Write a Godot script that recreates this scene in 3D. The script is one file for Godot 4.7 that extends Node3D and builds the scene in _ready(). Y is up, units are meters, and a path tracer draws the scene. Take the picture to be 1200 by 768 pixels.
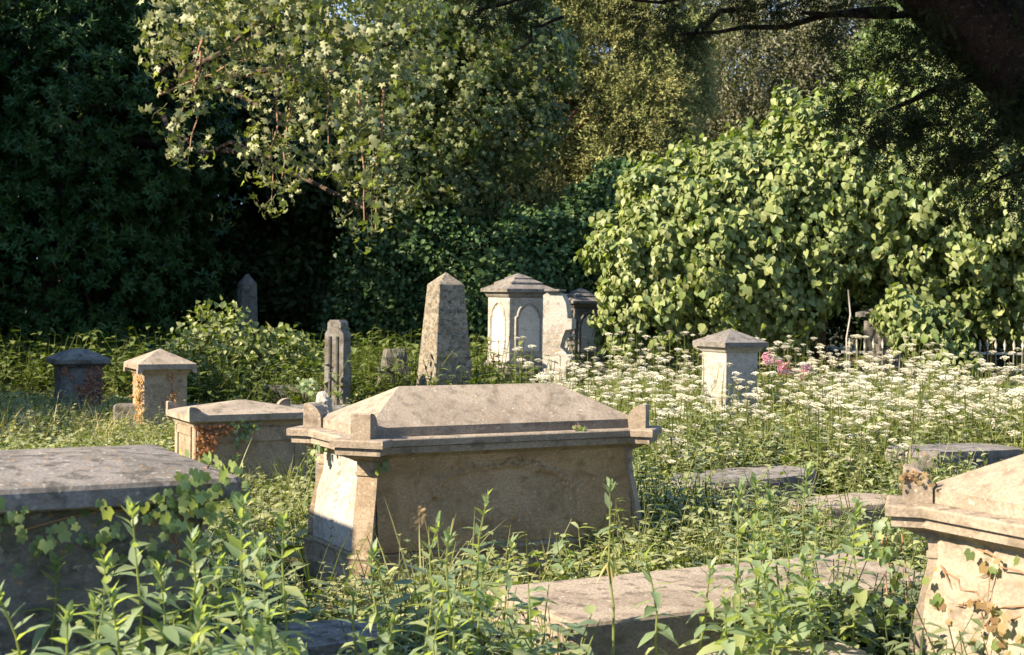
extends Node3D
# An overgrown Victorian cemetery in low evening sun. Units are metres, y is up.

const YAW := 0.5            # every grave lies along the same line
const LENS := 1661.6        # focal length for a picture 1200 wide
const PITCH := 0.0232
const ROLL := 0.0127
const EYE := 1.5
const SUN := Vector3(-0.754, 0.545, 0.368)

var rng := RandomNumberGenerator.new()
var noise := FastNoiseLite.new()
var M := {}
var L := {}                 # leaf and cluster meshes
var taken := {}
var blocks: Array = []      # stones on the ground, where nothing grows: [x, z, half length, half width]

# ------------------------------------------------------------------ small helpers
func spot(px: float, py: float, d: float) -> Vector3:
	var a := px - 600.0
	var b := py - 384.0
	var u := (a * cos(ROLL) + b * sin(ROLL)) / LENS * d
	var v := -(-a * sin(ROLL) + b * cos(ROLL)) / LENS * d
	return Vector3(u, EYE + v * cos(PITCH) - d * sin(PITCH), -v * sin(PITCH) - d * cos(PITCH))

func numbered(called: String) -> String:
	if not taken.has(called):
		taken[called] = 0
		return called
	taken[called] += 1
	return "%s_%03d" % [called, taken[called]]

func thing(called: String, label: String, category: String, at := Vector3.ZERO, turn := 0.0, group := "") -> Node3D:
	var o := Node3D.new()
	o.name = numbered(called)
	add_child(o)
	o.position = at
	o.rotation.y = turn
	o.set_meta("label", label)
	o.set_meta("category", category)
	if group:
		o.set_meta("group", group)
	return o

func part(called: String, mesh: Mesh, m: Material, parent: Node3D, at := Transform3D.IDENTITY) -> MeshInstance3D:
	var o := MeshInstance3D.new()
	o.name = called
	o.mesh = mesh
	o.material_override = m
	o.transform = at
	parent.add_child(o, true)
	return o

func flat() -> SurfaceTool:
	var st := SurfaceTool.new()
	st.begin(Mesh.PRIMITIVE_TRIANGLES)
	st.set_smooth_group(-1)
	return st

func smooth() -> SurfaceTool:
	var st := SurfaceTool.new()
	st.begin(Mesh.PRIMITIVE_TRIANGLES)
	st.set_smooth_group(0)
	return st

func done(st: SurfaceTool) -> ArrayMesh:
	st.generate_normals()
	return st.commit()

func tri(st: SurfaceTool, a: Vector3, b: Vector3, c: Vector3) -> void:
	st.add_vertex(a)
	st.add_vertex(b)
	st.add_vertex(c)

func quad(st: SurfaceTool, a: Vector3, b: Vector3, c: Vector3, d: Vector3) -> void:
	tri(st, a, b, c)
	tri(st, a, c, d)

# rings: [[y, PackedVector2Array of (x, z)], ...] from the bottom up
func loft(st: SurfaceTool, rings: Array, bottom := true, top := true) -> void:
	for k in rings.size() - 1:
		var p: PackedVector2Array = rings[k][1]
		var q: PackedVector2Array = rings[k + 1][1]
		var n := p.size()
		for i in n:
			var j := (i + 1) % n
			quad(st, Vector3(p[i].x, rings[k][0], p[i].y), Vector3(q[i].x, rings[k + 1][0], q[i].y), Vector3(q[j].x, rings[k + 1][0], q[j].y), Vector3(p[j].x, rings[k][0], p[j].y))
	for e in [[0, bottom], [rings.size() - 1, top]]:
		if e[1]:
			var p: PackedVector2Array = rings[e[0]][1]
			var t := Geometry2D.triangulate_polygon(p)
			for i in range(0, t.size(), 3):
				tri(st, Vector3(p[t[i]].x, rings[e[0]][0], p[t[i]].y), Vector3(p[t[i + 1]].x, rings[e[0]][0], p[t[i + 1]].y), Vector3(p[t[i + 2]].x, rings[e[0]][0], p[t[i + 2]].y))

func rect(a: float, b: float, chamfer := 0.006) -> PackedVector2Array:
	var c := chamfer
	return PackedVector2Array([Vector2(-a + c, b), Vector2(a - c, b), Vector2(a, b - c), Vector2(a, -b + c), Vector2(a - c, -b), Vector2(-a + c, -b), Vector2(-a, -b + c), Vector2(-a, b - c)])

# a rectangle whose corners carry square-ended ears set across the diagonal
func eared(a: float, b: float, we: float, k: float) -> PackedVector2Array:
	var q := sqrt(0.5)
	var out := PackedVector2Array()
	for s in [Vector2(-1, 1), Vector2(1, 1), Vector2(1, -1), Vector2(-1, -1)]:
		var n: Vector2 = s * q
		var t := Vector2(s.y, -s.x) * q
		var c := Vector2(s.x * a, s.y * b) + n * (k - we)
		out.append_array([c - t * we - n * k, c - t * we, c + t * we, c + t * we - n * k])
	return out

# extrudes an outline (x, y) along z, centred
func extrude(st: SurfaceTool, outline: PackedVector2Array, depth: float, at := Transform3D.IDENTITY) -> void:
	var n := outline.size()
	var h := depth / 2
	for i in n:
		var p := outline[i]
		var r := outline[(i + 1) % n]
		quad(st, at * Vector3(p.x, p.y, h), at * Vector3(p.x, p.y, -h), at * Vector3(r.x, r.y, -h), at * Vector3(r.x, r.y, h))
	var t := Geometry2D.triangulate_polygon(outline)
	for i in range(0, t.size(), 3):
		for z in [h, -h]:
			var a := outline[t[i]]
			var b := outline[t[i + 1]]
			var c := outline[t[i + 2]]
			tri(st, at * Vector3(a.x, a.y, z), at * Vector3(b.x, b.y, z), at * Vector3(c.x, c.y, z))

func tube(st: SurfaceTool, pts: Array, radii: Array, sides := 6) -> void:
	var rings := []
	var ref := Vector3(0.31, 0.2, 0.93).normalized()
	for i in pts.size():
		var d: Vector3 = (pts[mini(i + 1, pts.size() - 1)] - pts[maxi(i - 1, 0)]).normalized()
		var x := d.cross(ref)
		if x.length() < 0.1:
			x = d.cross(Vector3.RIGHT)
		x = x.normalized()
		var y := d.cross(x)
		var ring := []
		for k in sides:
			var t := TAU * k / sides
			ring.append(pts[i] + (x * cos(t) + y * sin(t)) * radii[i])
		rings.append(ring)
	for i in rings.size() - 1:
		for k in sides:
			var k2 := (k + 1) % sides
			quad(st, rings[i][k], rings[i + 1][k], rings[i + 1][k2], rings[i][k2])
	for k in range(1, sides - 1):
		tri(st, rings[-1][0], rings[-1][k], rings[-1][k + 1])

# a wandering line between two points
func wander(a: Vector3, b: Vector3, n: int, amount: float, sag := 0.0) -> Array:
	var out := []
	for i in n + 1:
		var t := float(i) / n
		var w := sin(PI * t)
		out.append(a.lerp(b, t) + Vector3(rng.randfn(), rng.randfn(), rng.randfn()) * amount * w + Vector3.UP * sag * w)
	return out

func taper(r0: float, r1: float, n: int) -> Array:
	var out := []
	for i in n + 1:
		out.append(lerpf(r0, r1, float(i) / n))
	return out

# ------------------------------------------------------------------ materials
func field(s: int, freq: float, oct := 4, size := 512, kind := FastNoiseLite.TYPE_SIMPLEX_SMOOTH) -> PackedByteArray:
	var f := FastNoiseLite.new()
	f.noise_type = kind
	f.seed = s
	f.frequency = freq
	f.fractal_octaves = oct
	return f.get_seamless_image(size, size).get_data()

func image_of(colors: PackedByteArray, size: int) -> ImageTexture:
	var im := Image.create_from_data(size, size, false, Image.FORMAT_RGB8, colors)
	im.generate_mipmaps()
	return ImageTexture.create_from_image(im)

# stone: a base colour, a second colour in broad patches, dark soiling in spots, pale and ochre lichen; colours are sRGB
func stone(s: int, base: Color, patch: Color, dark: Color, dark_at: float, lichen: Color, lichen_at: float, ochre_at: float, relief: float, per_metre := 0.8) -> StandardMaterial3D:
	var size := 512
	var broad := field(s, 0.006, 4)
	var mid := field(s + 1, 0.022, 4)
	var fine := field(s + 2, 0.14, 3)
	var spots := field(s + 3, 0.05, 3)
	var out := PackedByteArray()
	out.resize(size * size * 3)
	var ochre := Color(0.62, 0.45, 0.2)
	for i in size * size:
		var c := base.lerp(patch, smoothstep(0.42, 0.62, broad[i] / 255.0))
		var m := mid[i] / 255.0
		var g := fine[i] / 255.0
		c = c.lerp(dark, smoothstep(dark_at, dark_at + 0.16, m * 0.7 + g * 0.3) * 0.75)
		var sp := spots[i] / 255.0
		if sp > lichen_at:
			c = c.lerp(lichen, smoothstep(lichen_at, lichen_at + 0.05, sp) * 0.8)
		if 1.0 - sp > ochre_at:
			c = c.lerp(ochre, smoothstep(ochre_at, ochre_at + 0.06, 1.0 - sp) * 0.6)
		var k := 0.8 + 0.4 * g
		out[i * 3] = clampi(int(c.r * k * 255), 0, 255)
		out[i * 3 + 1] = clampi(int(c.g * k * 255), 0, 255)
		out[i * 3 + 2] = clampi(int(c.b * k * 255), 0, 255)
	var m := StandardMaterial3D.new()
	m.albedo_texture = image_of(out, size)
	m.uv1_triplanar = true
	m.uv1_world_triplanar = true
	m.uv1_scale = Vector3.ONE * per_metre
	m.roughness = 0.92
	m.metallic_specular = 0.3
	var rough := PackedByteArray()
	rough.resize(size * size * 3)
	for i in size * size:
		var v := clampi(int(mid[i] * 0.45 + fine[i] * 0.55), 0, 255)
		rough[i * 3] = v
		rough[i * 3 + 1] = v
		rough[i * 3 + 2] = v
	m.heightmap_enabled = true
	m.heightmap_texture = image_of(rough, size)
	m.heightmap_scale = relief
	return m

func plain(c: Color, rough := 0.8) -> StandardMaterial3D:
	var m := StandardMaterial3D.new()
	m.albedo_color = c
	m.roughness = rough
	return m

# foliage tinted by its copies, given linear
func foliage(rough: float, through: Color, spec := 0.4) -> StandardMaterial3D:
	var m := StandardMaterial3D.new()
	m.albedo_color = Color.WHITE
	m.vertex_color_use_as_albedo = true
	m.roughness = rough
	m.metallic_specular = spec
	m.backlight_enabled = true
	m.backlight = through
	m.cull_mode = BaseMaterial3D.CULL_DISABLED
	return m

func leafy(lin: Color, rough := 0.5, through := Color(0.68, 0.75, 0.32)) -> StandardMaterial3D:
	var m := plain(lin.linear_to_srgb(), rough)
	m.backlight_enabled = true
	m.backlight = through
	m.metallic_specular = 0.4
	m.cull_mode = BaseMaterial3D.CULL_DISABLED
	return m

func bark(s: int, a: Color, b: Color) -> StandardMaterial3D:
	return stone(s, a, b, a.darkened(0.5), 0.55, b.lightened(0.2), 0.74, 0.9, 1.2, 1.6)

func make_materials() -> void:
	M.warm = stone(11, Color(0.555, 0.5, 0.42), Color(0.5, 0.44, 0.36), Color(0.31, 0.27, 0.21), 0.6, Color(0.66, 0.61, 0.52), 0.77, 0.8, 0.35)
	M.top = stone(15, Color(0.555, 0.51, 0.445), Color(0.5, 0.455, 0.395), Color(0.34, 0.305, 0.255), 0.57, Color(0.7, 0.66, 0.58), 0.78, 0.84, 0.3)
	M.worn = stone(11, Color(0.645, 0.565, 0.45), Color(0.575, 0.495, 0.385), Color(0.4, 0.34, 0.255), 0.6, Color(0.72, 0.67, 0.56), 0.78, 0.8, 0.35)
	M.worn.vertex_color_use_as_albedo = true
	M.worn.albedo_color = Color(1.0, 1.0, 1.0)
	M.pale = stone(21, Color(0.603, 0.582, 0.542), Color(0.528, 0.498, 0.448), Color(0.334, 0.313, 0.273), 0.62, Color(0.657, 0.646, 0.607), 0.66, 0.8, 0.5)
	M.grey = stone(31, Color(0.454, 0.433, 0.409), Color(0.397, 0.378, 0.351), Color(0.219, 0.213, 0.194), 0.55, Color(0.590, 0.579, 0.540), 0.74, 0.78, 0.3)
	M.lichen = stone(41, Color(0.481, 0.455, 0.405), Color(0.400, 0.379, 0.334), Color(0.189, 0.178, 0.149), 0.5, Color(0.602, 0.585, 0.531), 0.68, 0.66, 0.4, 1.1)
	M.marble = stone(51, Color(0.706, 0.689, 0.647), Color(0.664, 0.638, 0.588), Color(0.420, 0.395, 0.353), 0.68, Color(0.722, 0.714, 0.689), 0.7, 0.86, 0.12)
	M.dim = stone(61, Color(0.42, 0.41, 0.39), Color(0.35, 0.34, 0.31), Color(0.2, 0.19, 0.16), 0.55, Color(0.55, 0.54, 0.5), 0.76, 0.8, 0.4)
	M.soil = stone(71, Color(0.3, 0.27, 0.18), Color(0.25, 0.27, 0.13), Color(0.15, 0.12, 0.08), 0.5, Color(0.4, 0.36, 0.24), 0.7, 0.76, 1.5)
	M.bark = bark(81, Color(0.3, 0.25, 0.2), Color(0.36, 0.3, 0.24))
	M.redbark = bark(86, Color(0.36, 0.23, 0.16), Color(0.44, 0.3, 0.22))
	M.yewbark = bark(89, Color(0.14, 0.11, 0.09), Color(0.2, 0.15, 0.12))
	M.twig = plain(Color(0.5, 0.38, 0.27), 0.8)
	M.stem = leafy(Color(0.16, 0.17, 0.06), 0.6)
	M.dry = leafy(Color(0.4, 0.3, 0.13), 0.8)
	M.iron = plain(Color(0.6, 0.58, 0.53), 0.6)
	M.leaf = foliage(0.5, Color(0.76, 0.84, 0.36))
	M.gloss = foliage(0.42, Color(0.25, 0.3, 0.1), 0.3)
	M.needle = foliage(0.7, Color(0.35, 0.35, 0.12), 0.2)
	M.petal = foliage(0.7, Color(0.6, 0.6, 0.5), 0.2)

# ------------------------------------------------------------------ leaves
const OVATE := [[0.0, 0.08], [0.3, 1.0], [0.65, 0.72], [1.0, 0.0]]
const LANCE := [[0.0, 0.15], [0.35, 1.0], [0.7, 0.62], [1.0, 0.0]]
const HEART := [[-0.06, 0.55], [0.18, 1.0], [0.55, 0.78], [0.8, 0.36], [1.0, 0.0]]
const BLADE := [[0.0, 1.0], [0.5, 0.7], [1.0, 0.0]]

func leaf(st: SurfaceTool, o: Vector3, dir: Vector3, up: Vector3, length: float, width: float, form: Array, fold := 0.25, curl := 0.2) -> void:
	var d := dir.normalized()
	var side := d.cross(up)
	if side.length() < 0.05:
		side = d.cross(Vector3(0.7, 0.1, 0.7))
	side = side.normalized()
	var n := side.cross(d).normalized()
	var last := []
	for e in form:
		var t: float = e[0]
		var m := o + d * length * t - n * curl * length * t * t
		var w: float = e[1] * width * 0.5
		var now := [m - side * w + n * fold * w, m, m + side * w + n * fold * w]
		if last:
			if w > 0.0:
				quad(st, last[0], now[0], now[1], last[1])
				quad(st, last[1], now[1], now[2], last[2])
			else:
				tri(st, last[0], m, last[1])
				tri(st, last[1], m, last[2])
		last = now

# a lobed leaf (plane, ivy): points round the edge as (angle in turns from the tip, radius)
func lobed(st: SurfaceTool, o: Vector3, dir: Vector3, up: Vector3, size: float, deep := 0.5, droop := 0.25) -> void:
	var d := dir.normalized()
	var side := d.cross(up)
	if side.length() < 0.05:
		side = d.cross(Vector3(0.7, 0.1, 0.7))
	side = side.normalized()
	var n := side.cross(d).normalized()
	var edge := []
	var ang := [0.0, 0.08, 0.155, 0.235, 0.32, 0.41, 0.47]
	var rad := [1.0, deep, 0.85, deep * 0.95, 0.6, 0.45, 0.1]
	for k in range(6, -1, -1):
		edge.append(Vector2(-sin(ang[k] * TAU), cos(ang[k] * TAU)) * rad[k])
	for k in range(1, 7):
		edge.append(Vector2(sin(ang[k] * TAU), cos(ang[k] * TAU)) * rad[k])
	var pts := []
	for e in edge:
		pts.append(o + (d * (e.y + 0.35) + side * e.x) * size * 0.62 - n * droop * size * e.length_squared())
	var mid := o + d * size * 0.22
	for k in pts.size() - 1:
		tri(st, mid, pts[k], pts[k + 1])

func rnd_dir() -> Vector3:
	return Vector3(rng.randfn(), rng.randfn(), rng.randfn()).normalized()

# clusters grow along +y from the origin
func cluster(kind: String, s: int) -> ArrayMesh:
	rng.seed = 1000 + s * 77 + kind.hash() % 9973
	var st := smooth()
	match kind:
		"holly":
			for r in 4:
				var ax := (Vector3.UP + rnd_dir() * 0.7).normalized()
				var o := rnd_dir() * 0.09
				for k in 8:
					var u := rnd_dir()
					var d := (ax.cross(u).normalized() + ax * rng.randf_range(0.1, 0.8)).normalized()
					leaf(st, o + ax * rng.randf_range(0, 0.03), d, ax, rng.randf_range(0.06, 0.09), rng.randf_range(0.02, 0.027), LANCE, 0.3, 0.15)
		"heart":
			for k in 6:
				var o := rnd_dir() * 0.11
				var d := (Vector3.BACK + rnd_dir() * 0.75).normalized()
				var z := rng.randf_range(0.09, 0.145)
				leaf(st, o, d, (Vector3.UP + rnd_dir() * 0.6).normalized(), z, z * rng.randf_range(0.8, 0.95), HEART, rng.randf_range(0.0, 0.35), rng.randf_range(0.1, 0.4))
		"plane":
			for k in 6:
				var o := Vector3(rng.randfn() * 0.07, rng.randf_range(-0.02, 0.24), rng.randfn() * 0.07)
				var d := (Vector3(o.x, 0, o.z).normalized() + rnd_dir() * 0.7).normalized()
				lobed(st, o, d, (Vector3.UP + rnd_dir() * 0.5).normalized(), rng.randf_range(0.1, 0.155), rng.randf_range(0.42, 0.55), rng.randf_range(0.05, 0.35))
			tube(st, wander(Vector3(0, -0.1, 0), Vector3(0, 0.2, 0), 3, 0.02), taper(0.004, 0.002, 3), 3)
		"ivy":
			for k in 9:
				var o := rnd_dir() * 0.12
				var z := rng.randf_range(0.05, 0.085)
				leaf(st, o, (rnd_dir() + Vector3.UP * 0.2).normalized(), (Vector3.UP + rnd_dir() * 0.6).normalized(), z, z * 0.72, OVATE, 0.25, 0.25)
		"small":
			for k in 16:
				var o := rnd_dir() * rng.randf_range(0.05, 0.2)
				var z := rng.randf_range(0.05, 0.08)
				leaf(st, o, rnd_dir(), (Vector3.UP + rnd_dir() * 0.8).normalized(), z, z * 0.6, OVATE, 0.2, 0.2)
		"willow":
			for r in 5:
				var a := Vector3(rng.randfn() * 0.1, rng.randf_range(-0.1, 0.1), rng.randfn() * 0.1)
				for k in 9:
					var o := a + Vector3(rng.randfn() * 0.02, k * 0.055, rng.randfn() * 0.02)
					leaf(st, o, (rnd_dir() + Vector3.UP).normalized(), rnd_dir(), 0.07, 0.02, LANCE, 0.1, 0.1)
		"yew":
			for r in 9:
				var d := (Vector3.UP * 1.1 + rnd_dir()).normalized()
				var o := rnd_dir() * 0.05
				var n := 13
				var len := rng.randf_range(0.12, 0.22)
				var u := d.cross(rnd_dir()).normalized()
				for k in n:
					var t := float(k) / n
					var s2 := 1.0 if k % 2 else -1.0
					var p := o + d * len * t
					var w := (u * s2 + d * 0.8 + rnd_dir() * 0.4).normalized()
					leaf(st, p, w, d.cross(u) + rnd_dir() * 0.3, 0.036 * (1.1 - 0.4 * t), 0.0125, BLADE, 0.0, 0.1)
		"yewfar":
			for r in 12:
				var d := (Vector3.UP * 1.3 + rnd_dir()).normalized()
				var o := rnd_dir() * Vector3(0.16, 0.1, 0.16)
				var len := rng.randf_range(0.14, 0.26)
				for k in 9:
					leaf(st, o + d * len * k / 9.0, (d * 1.1 + rnd_dir()).normalized(), rnd_dir(), 0.052, 0.014, BLADE, 0.1, 0.1)
		"weed":
			for r in 3:
				var b := Vector3(rng.randfn() * 0.05, 0, rng.randfn() * 0.05)
				var top := b + Vector3(rng.randfn() * 0.08, rng.randf_range(0.2, 0.38), rng.randfn() * 0.08)
				tube(st, [b, top], [0.0028, 0.0015], 3)
				var n := 6
				for k in n:
					var t := (k + 0.8) / n
					var yaw := k * 2.4 + rng.randf()
					var z := lerpf(0.085, 0.04, t) * rng.randf_range(0.8, 1.2)
					leaf(st, b.lerp(top, t), Vector3(cos(yaw), rng.randf_range(-0.1, 0.6), sin(yaw)), Vector3.UP, z, z * 0.55, OVATE, 0.25, 0.35)
		"low":
			for k in 16:
				var yaw := rng.randf() * TAU
				var o := Vector3(rng.randfn() * 0.09, rng.randf_range(0.03, 0.2), rng.randfn() * 0.09)
				var z := rng.randf_range(0.035, 0.07)
				leaf(st, o, Vector3(cos(yaw), rng.randf_range(-0.3, 0.5), sin(yaw)), (Vector3.UP + rnd_dir() * 0.4), z, z * 0.66, OVATE, 0.2, 0.3)
		"grass":
			for k in 14:
				var yaw := rng.randf() * TAU
				var o := Vector3(rng.randfn() * 0.05, 0, rng.randfn() * 0.05)
				leaf(st, o, Vector3(cos(yaw) * 0.3, 1, sin(yaw) * 0.3), Vector3(cos(yaw), 0.2, sin(yaw)), rng.randf_range(0.25, 0.5), rng.randf_range(0.005, 0.009), [[0.0, 1.0], [0.4, 0.9], [0.75, 0.6], [1.0, 0.0]], 0.1, rng.randf_range(-0.5, -0.1))
		"umbel":
			# a flat-topped head: little domes of florets on rays
			for k in 16:
				var r := 0.06 * sqrt((k + 0.4) / 16.0)
				var yaw := k * 2.39996
				var c := Vector3(cos(yaw) * r, 0.006 - r * r * 6.0 + rng.randfn() * 0.003, sin(yaw) * r)
				tube(st, [Vector3(0, -0.05, 0), c], [0.0012, 0.0008], 3)
				for f in 5:
					var o := c + Vector3(rng.randfn() * 0.006, rng.randf_range(0, 0.004), rng.randfn() * 0.006)
					var w := rng.randf_range(0.005, 0.008)
					for e in 5:
						var a0 := TAU * e / 5.0
						var a1 := TAU * (e + 1) / 5.0
						tri(st, o + Vector3.UP * w * 0.5, o + Vector3(cos(a0) * w, -w * 0.3, sin(a0) * w), o + Vector3(cos(a1) * w, -w * 0.3, sin(a1) * w))
	return done(st)

func make_leaves() -> void:
	for k in ["holly", "heart", "plane", "ivy", "small", "willow", "yew", "yewfar", "weed", "low", "grass", "umbel"]:
		L[k] = [cluster(k, 1), cluster(k, 2), cluster(k, 3)]
	# single leaves, base at the origin, pointing along +z, upper face up
	rng.seed = 4
	var forms := {"lance": LANCE, "ovate": OVATE, "heart": HEART}
	for k in forms:
		L["one_" + k] = []
		for v in 4:
			var st := smooth()
			leaf(st, Vector3.ZERO, Vector3.BACK, Vector3.UP, 1.0, {"lance": 0.36, "ovate": 0.56, "heart": 0.88}[k], forms[k], 0.1 + 0.1 * v, 0.08 + 0.14 * v)
			L["one_" + k].append(done(st))
	L.one_lobed = []
	for v in 4:
		var st := smooth()
		lobed(st, Vector3.ZERO, Vector3.BACK, Vector3.UP, 1.0, 0.42 + 0.05 * v, 0.05 + 0.1 * v)
		L.one_lobed.append(done(st))
	L.one_ivy = []
	for v in 4:
		var st := smooth()
		lobed(st, Vector3.ZERO, Vector3.BACK, Vector3.UP, 1.0, 0.66, 0.03 + 0.06 * v)
		L.one_ivy.append(done(st))

func aim(d: Vector3, up: Vector3, size: float) -> Basis:
	var z := d.normalized()
	var x := up.cross(z)
	if x.length() < 0.05:
		x = Vector3(0.7, 0.1, 0.7).cross(z)
	x = x.normalized()
	return Basis(x, z.cross(x), z).scaled(Vector3.ONE * size)

func along(y: Vector3, spin: float, size: float) -> Basis:
	var x := y.cross(Vector3(0.36, 0.1, 0.93)).normalized()
	return (Basis(x, y, x.cross(y)) * Basis(Vector3.UP, spin)).scaled(Vector3.ONE * size)

func copies(called: String, mesh: Mesh, m: Material, at: Array, tints: Array, parent: Node3D) -> MultiMeshInstance3D:
	var mm := MultiMesh.new()
	mm.transform_format = MultiMesh.TRANSFORM_3D
	mm.use_colors = true
	mm.mesh = mesh
	mm.instance_count = at.size()
	for i in at.size():
		mm.set_instance_transform(i, at[i])
		mm.set_instance_color(i, tints[i])
	var o := MultiMeshInstance3D.new()
	o.name = called
	o.multimesh = mm
	o.material_override = m
	o.set_meta("kind", "stuff")
	parent.add_child(o, true)
	return o

func tinted(a: Color, b: Color) -> Color:
	var c := a.lerp(b, rng.randf())
	var k := rng.randf_range(0.82, 1.18)
	return Color(c.r * k, c.g * k, c.b * k)

# leaf clusters through ellipsoids [centre, radii]; how: shell, gaps, freq, size, hang, core
func crown(parent: Node3D, blobs: Array, count: int, kind: String, m: Material, a: Color, b: Color, s: int, how := {}) -> void:
	rng.seed = s
	noise.seed = s
	noise.frequency = how.get("freq", 0.9)
	var gaps: float = how.get("gaps", -0.25)
	var shell: float = how.get("shell", 0.6)
	var hang: float = how.get("hang", 0.0)
	var size: float = how.get("size", 1.0)
	var floor_y: float = how.get("floor", 0.02)
	var lumps: float = how.get("lumps", 0.28)
	var weights := []
	var sum := 0.0
	for e in blobs:
		var r: Vector3 = e[1]
		sum += pow(r.x * r.y * r.z, 0.667)
		weights.append(sum)
	var sets := [[], [], []]
	var tints := [[], [], []]
	var made := 0
	for tries in count * 4:
		if made >= count:
			break
		var w := rng.randf() * sum
		var k := 0
		while weights[k] < w:
			k += 1
		var c: Vector3 = blobs[k][0]
		var r: Vector3 = blobs[k][1]
		var d := rnd_dir()
		var lump := 1.0 + lumps * noise.get_noise_3dv((c + d * r) * 1.3)
		var p := c + d * r * lerpf(shell, 1.0, sqrt(rng.randf())) * lump
		if p.y < floor_y or noise.get_noise_3dv(p * 1.9 + Vector3(31, 7, 5)) < gaps:
			continue
		var deep := false
		for e in blobs:
			var g: Vector3 = (p - e[0]) / e[1]
			if g.length_squared() < 0.3:
				deep = true
				break
		if deep:
			continue
		var out := (d / r).normalized()
		var y := (out + Vector3.UP * (0.5 - hang) + rnd_dir() * 0.45).normalized()
		var v := rng.randi() % 3
		var turn := along(y, rng.randf() * TAU, size * rng.randf_range(0.75, 1.25))
		if how.get("tips_down", false):
			var x := y.cross(Vector3.DOWN + rnd_dir() * 0.3).normalized()
			turn = Basis(x, y, x.cross(y)).scaled(Vector3.ONE * size * rng.randf_range(0.75, 1.25))
		sets[v].append(Transform3D(turn, p - parent.position))
		tints[v].append(tinted(a, b))
		made += 1
	for v in 3:
		if sets[v]:
			copies("crown", L[kind][v], m, sets[v], tints[v], parent)

# up to 300 single leaves on the near side of a crown, each a part
func near_leaves(parent: Node3D, blobs: Array, count: int, kind: String, mats: Array, size: Vector2, s: int, hang := 0.5, facing := 0.15, like := {}) -> void:
	rng.seed = s
	noise.seed = like.get("seed", s)
	noise.frequency = like.get("freq", 0.9)
	var weights := []
	var sum := 0.0
	for e in blobs:
		sum += pow(e[1].x * e[1].y, 1.0)
		weights.append(sum)
	var made := 0
	for tries in count * 20:
		if made >= count:
			break
		var w := rng.randf() * sum
		var k := 0
		while weights[k] < w:
			k += 1
		var d := rnd_dir()
		if d.z < facing:
			continue
		var lump: float = 1.0 + like.get("lumps", 0.0) * noise.get_noise_3dv((blobs[k][0] + d * blobs[k][1]) * 1.3)
		var p: Vector3 = blobs[k][0] + d * blobs[k][1] * rng.randf_range(0.98, 1.06) * lump
		if p.y < 0.1:
			continue
		var inside := false
		for e in blobs:
			if ((p - e[0]) / e[1]).length_squared() < 0.8:
				inside = true
				break
		if inside:
			continue
		var tip := (Vector3.DOWN * hang + d * 0.6 + rnd_dir() * 0.6).normalized()
		var face := (d + Vector3.UP * 0.7 + rnd_dir() * 0.5).normalized()
		part("leaf", L[kind][rng.randi() % 4], mats[rng.randi() % mats.size()], parent, Transform3D(aim(tip, face, rng.randf_range(size.x, size.y)), p - parent.position))
		made += 1

# trunk and limbs reaching into the blobs
func timber(parent: Node3D, base: Vector3, fork: Vector3, r: float, blobs: Array, m: Material, s: int, most := 8) -> void:
	rng.seed = s
	var st := smooth()
	tube(st, wander(base - parent.position + Vector3.DOWN * 0.15, fork - parent.position, 5, r * 0.5), taper(r * 1.15, r * 0.7, 5), 9)
	part("trunk", done(st), m, parent)
	var step := maxi(1, ceili(float(blobs.size()) / most))
	for k in range(0, blobs.size(), step):
		st = smooth()
		var start := base.lerp(fork, rng.randf_range(0.75, 1.0))
		tube(st, wander(start - parent.position, blobs[k][0] - parent.position, 5, 0.12, 0.1), taper(r * 0.45, r * 0.12, 5), 6)
		part("limb", done(st), m, parent)

func blobs_at(list: Array, d: float, squash := Vector3.ONE) -> Array:
	var out := []
	for e in list:
		var dd: float = e[3] if e.size() > 3 else d
		out.append([spot(e[0], e[1], dd), Vector3.ONE * e[2] * squash])
	return out

# ------------------------------------------------------------------ stones
func local(at: Vector3, x: float, z: float) -> Vector3:
	return at + Vector3(x * cos(YAW) + z * sin(YAW), 0, -x * sin(YAW) + z * cos(YAW))

func block(at: Vector3, a: float, b: float) -> void:
	blocks.append([at.x, at.z, a, b])

func open_ground(x: float, z: float, pad := 0.0) -> bool:
	for e in blocks:
		var dx: float = x - e[0]
		var dz: float = z - e[1]
		if absf(dx * cos(YAW) - dz * sin(YAW)) < e[2] + pad and absf(dx * sin(YAW) + dz * cos(YAW)) < e[3] + pad:
			return false
	return true

# a block with softened edges, centred on x and z, from y0 to y1
func slab(a: float, b: float, y0: float, y1: float, soft := 0.012) -> ArrayMesh:
	var st := flat()
	loft(st, [[y0, rect(a, b, soft)], [y1 - soft, rect(a, b, soft)], [y1 - soft * 0.3, rect(a - soft * 0.4, b - soft * 0.4, soft)], [y1, rect(a - soft, b - soft, soft)]])
	return done(st)

# rings given as [y, inset]
func turned(a: float, b: float, list: Array, soft := 0.006) -> ArrayMesh:
	var st := flat()
	var rings := []
	for e in list:
		rings.append([e[0], rect(a - e[1], b - e[1], soft)])
	loft(st, rings)
	return done(st)

func hipped(a: float, b: float, y0: float, y1: float, y2: float, ridge: float) -> ArrayMesh:
	var st := flat()
	loft(st, [[y0, rect(a, b)], [y1, rect(a, b)]], true, false)
	var p := rect(a, b)
	var top := [Vector3(-ridge, y2, 0), Vector3(ridge, y2, 0)]
	for i in p.size():
		var u := p[i]
		var v := p[(i + 1) % p.size()]
		var tu: Vector3 = top[0] if u.x < 0 else top[1]
		var tv: Vector3 = top[0] if v.x < 0 else top[1]
		tri(st, Vector3(u.x, y1, u.y), tu, Vector3(v.x, y1, v.y))
		if tu != tv:
			tri(st, tu, tv, Vector3(v.x, y1, v.y))
	return done(st)

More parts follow.
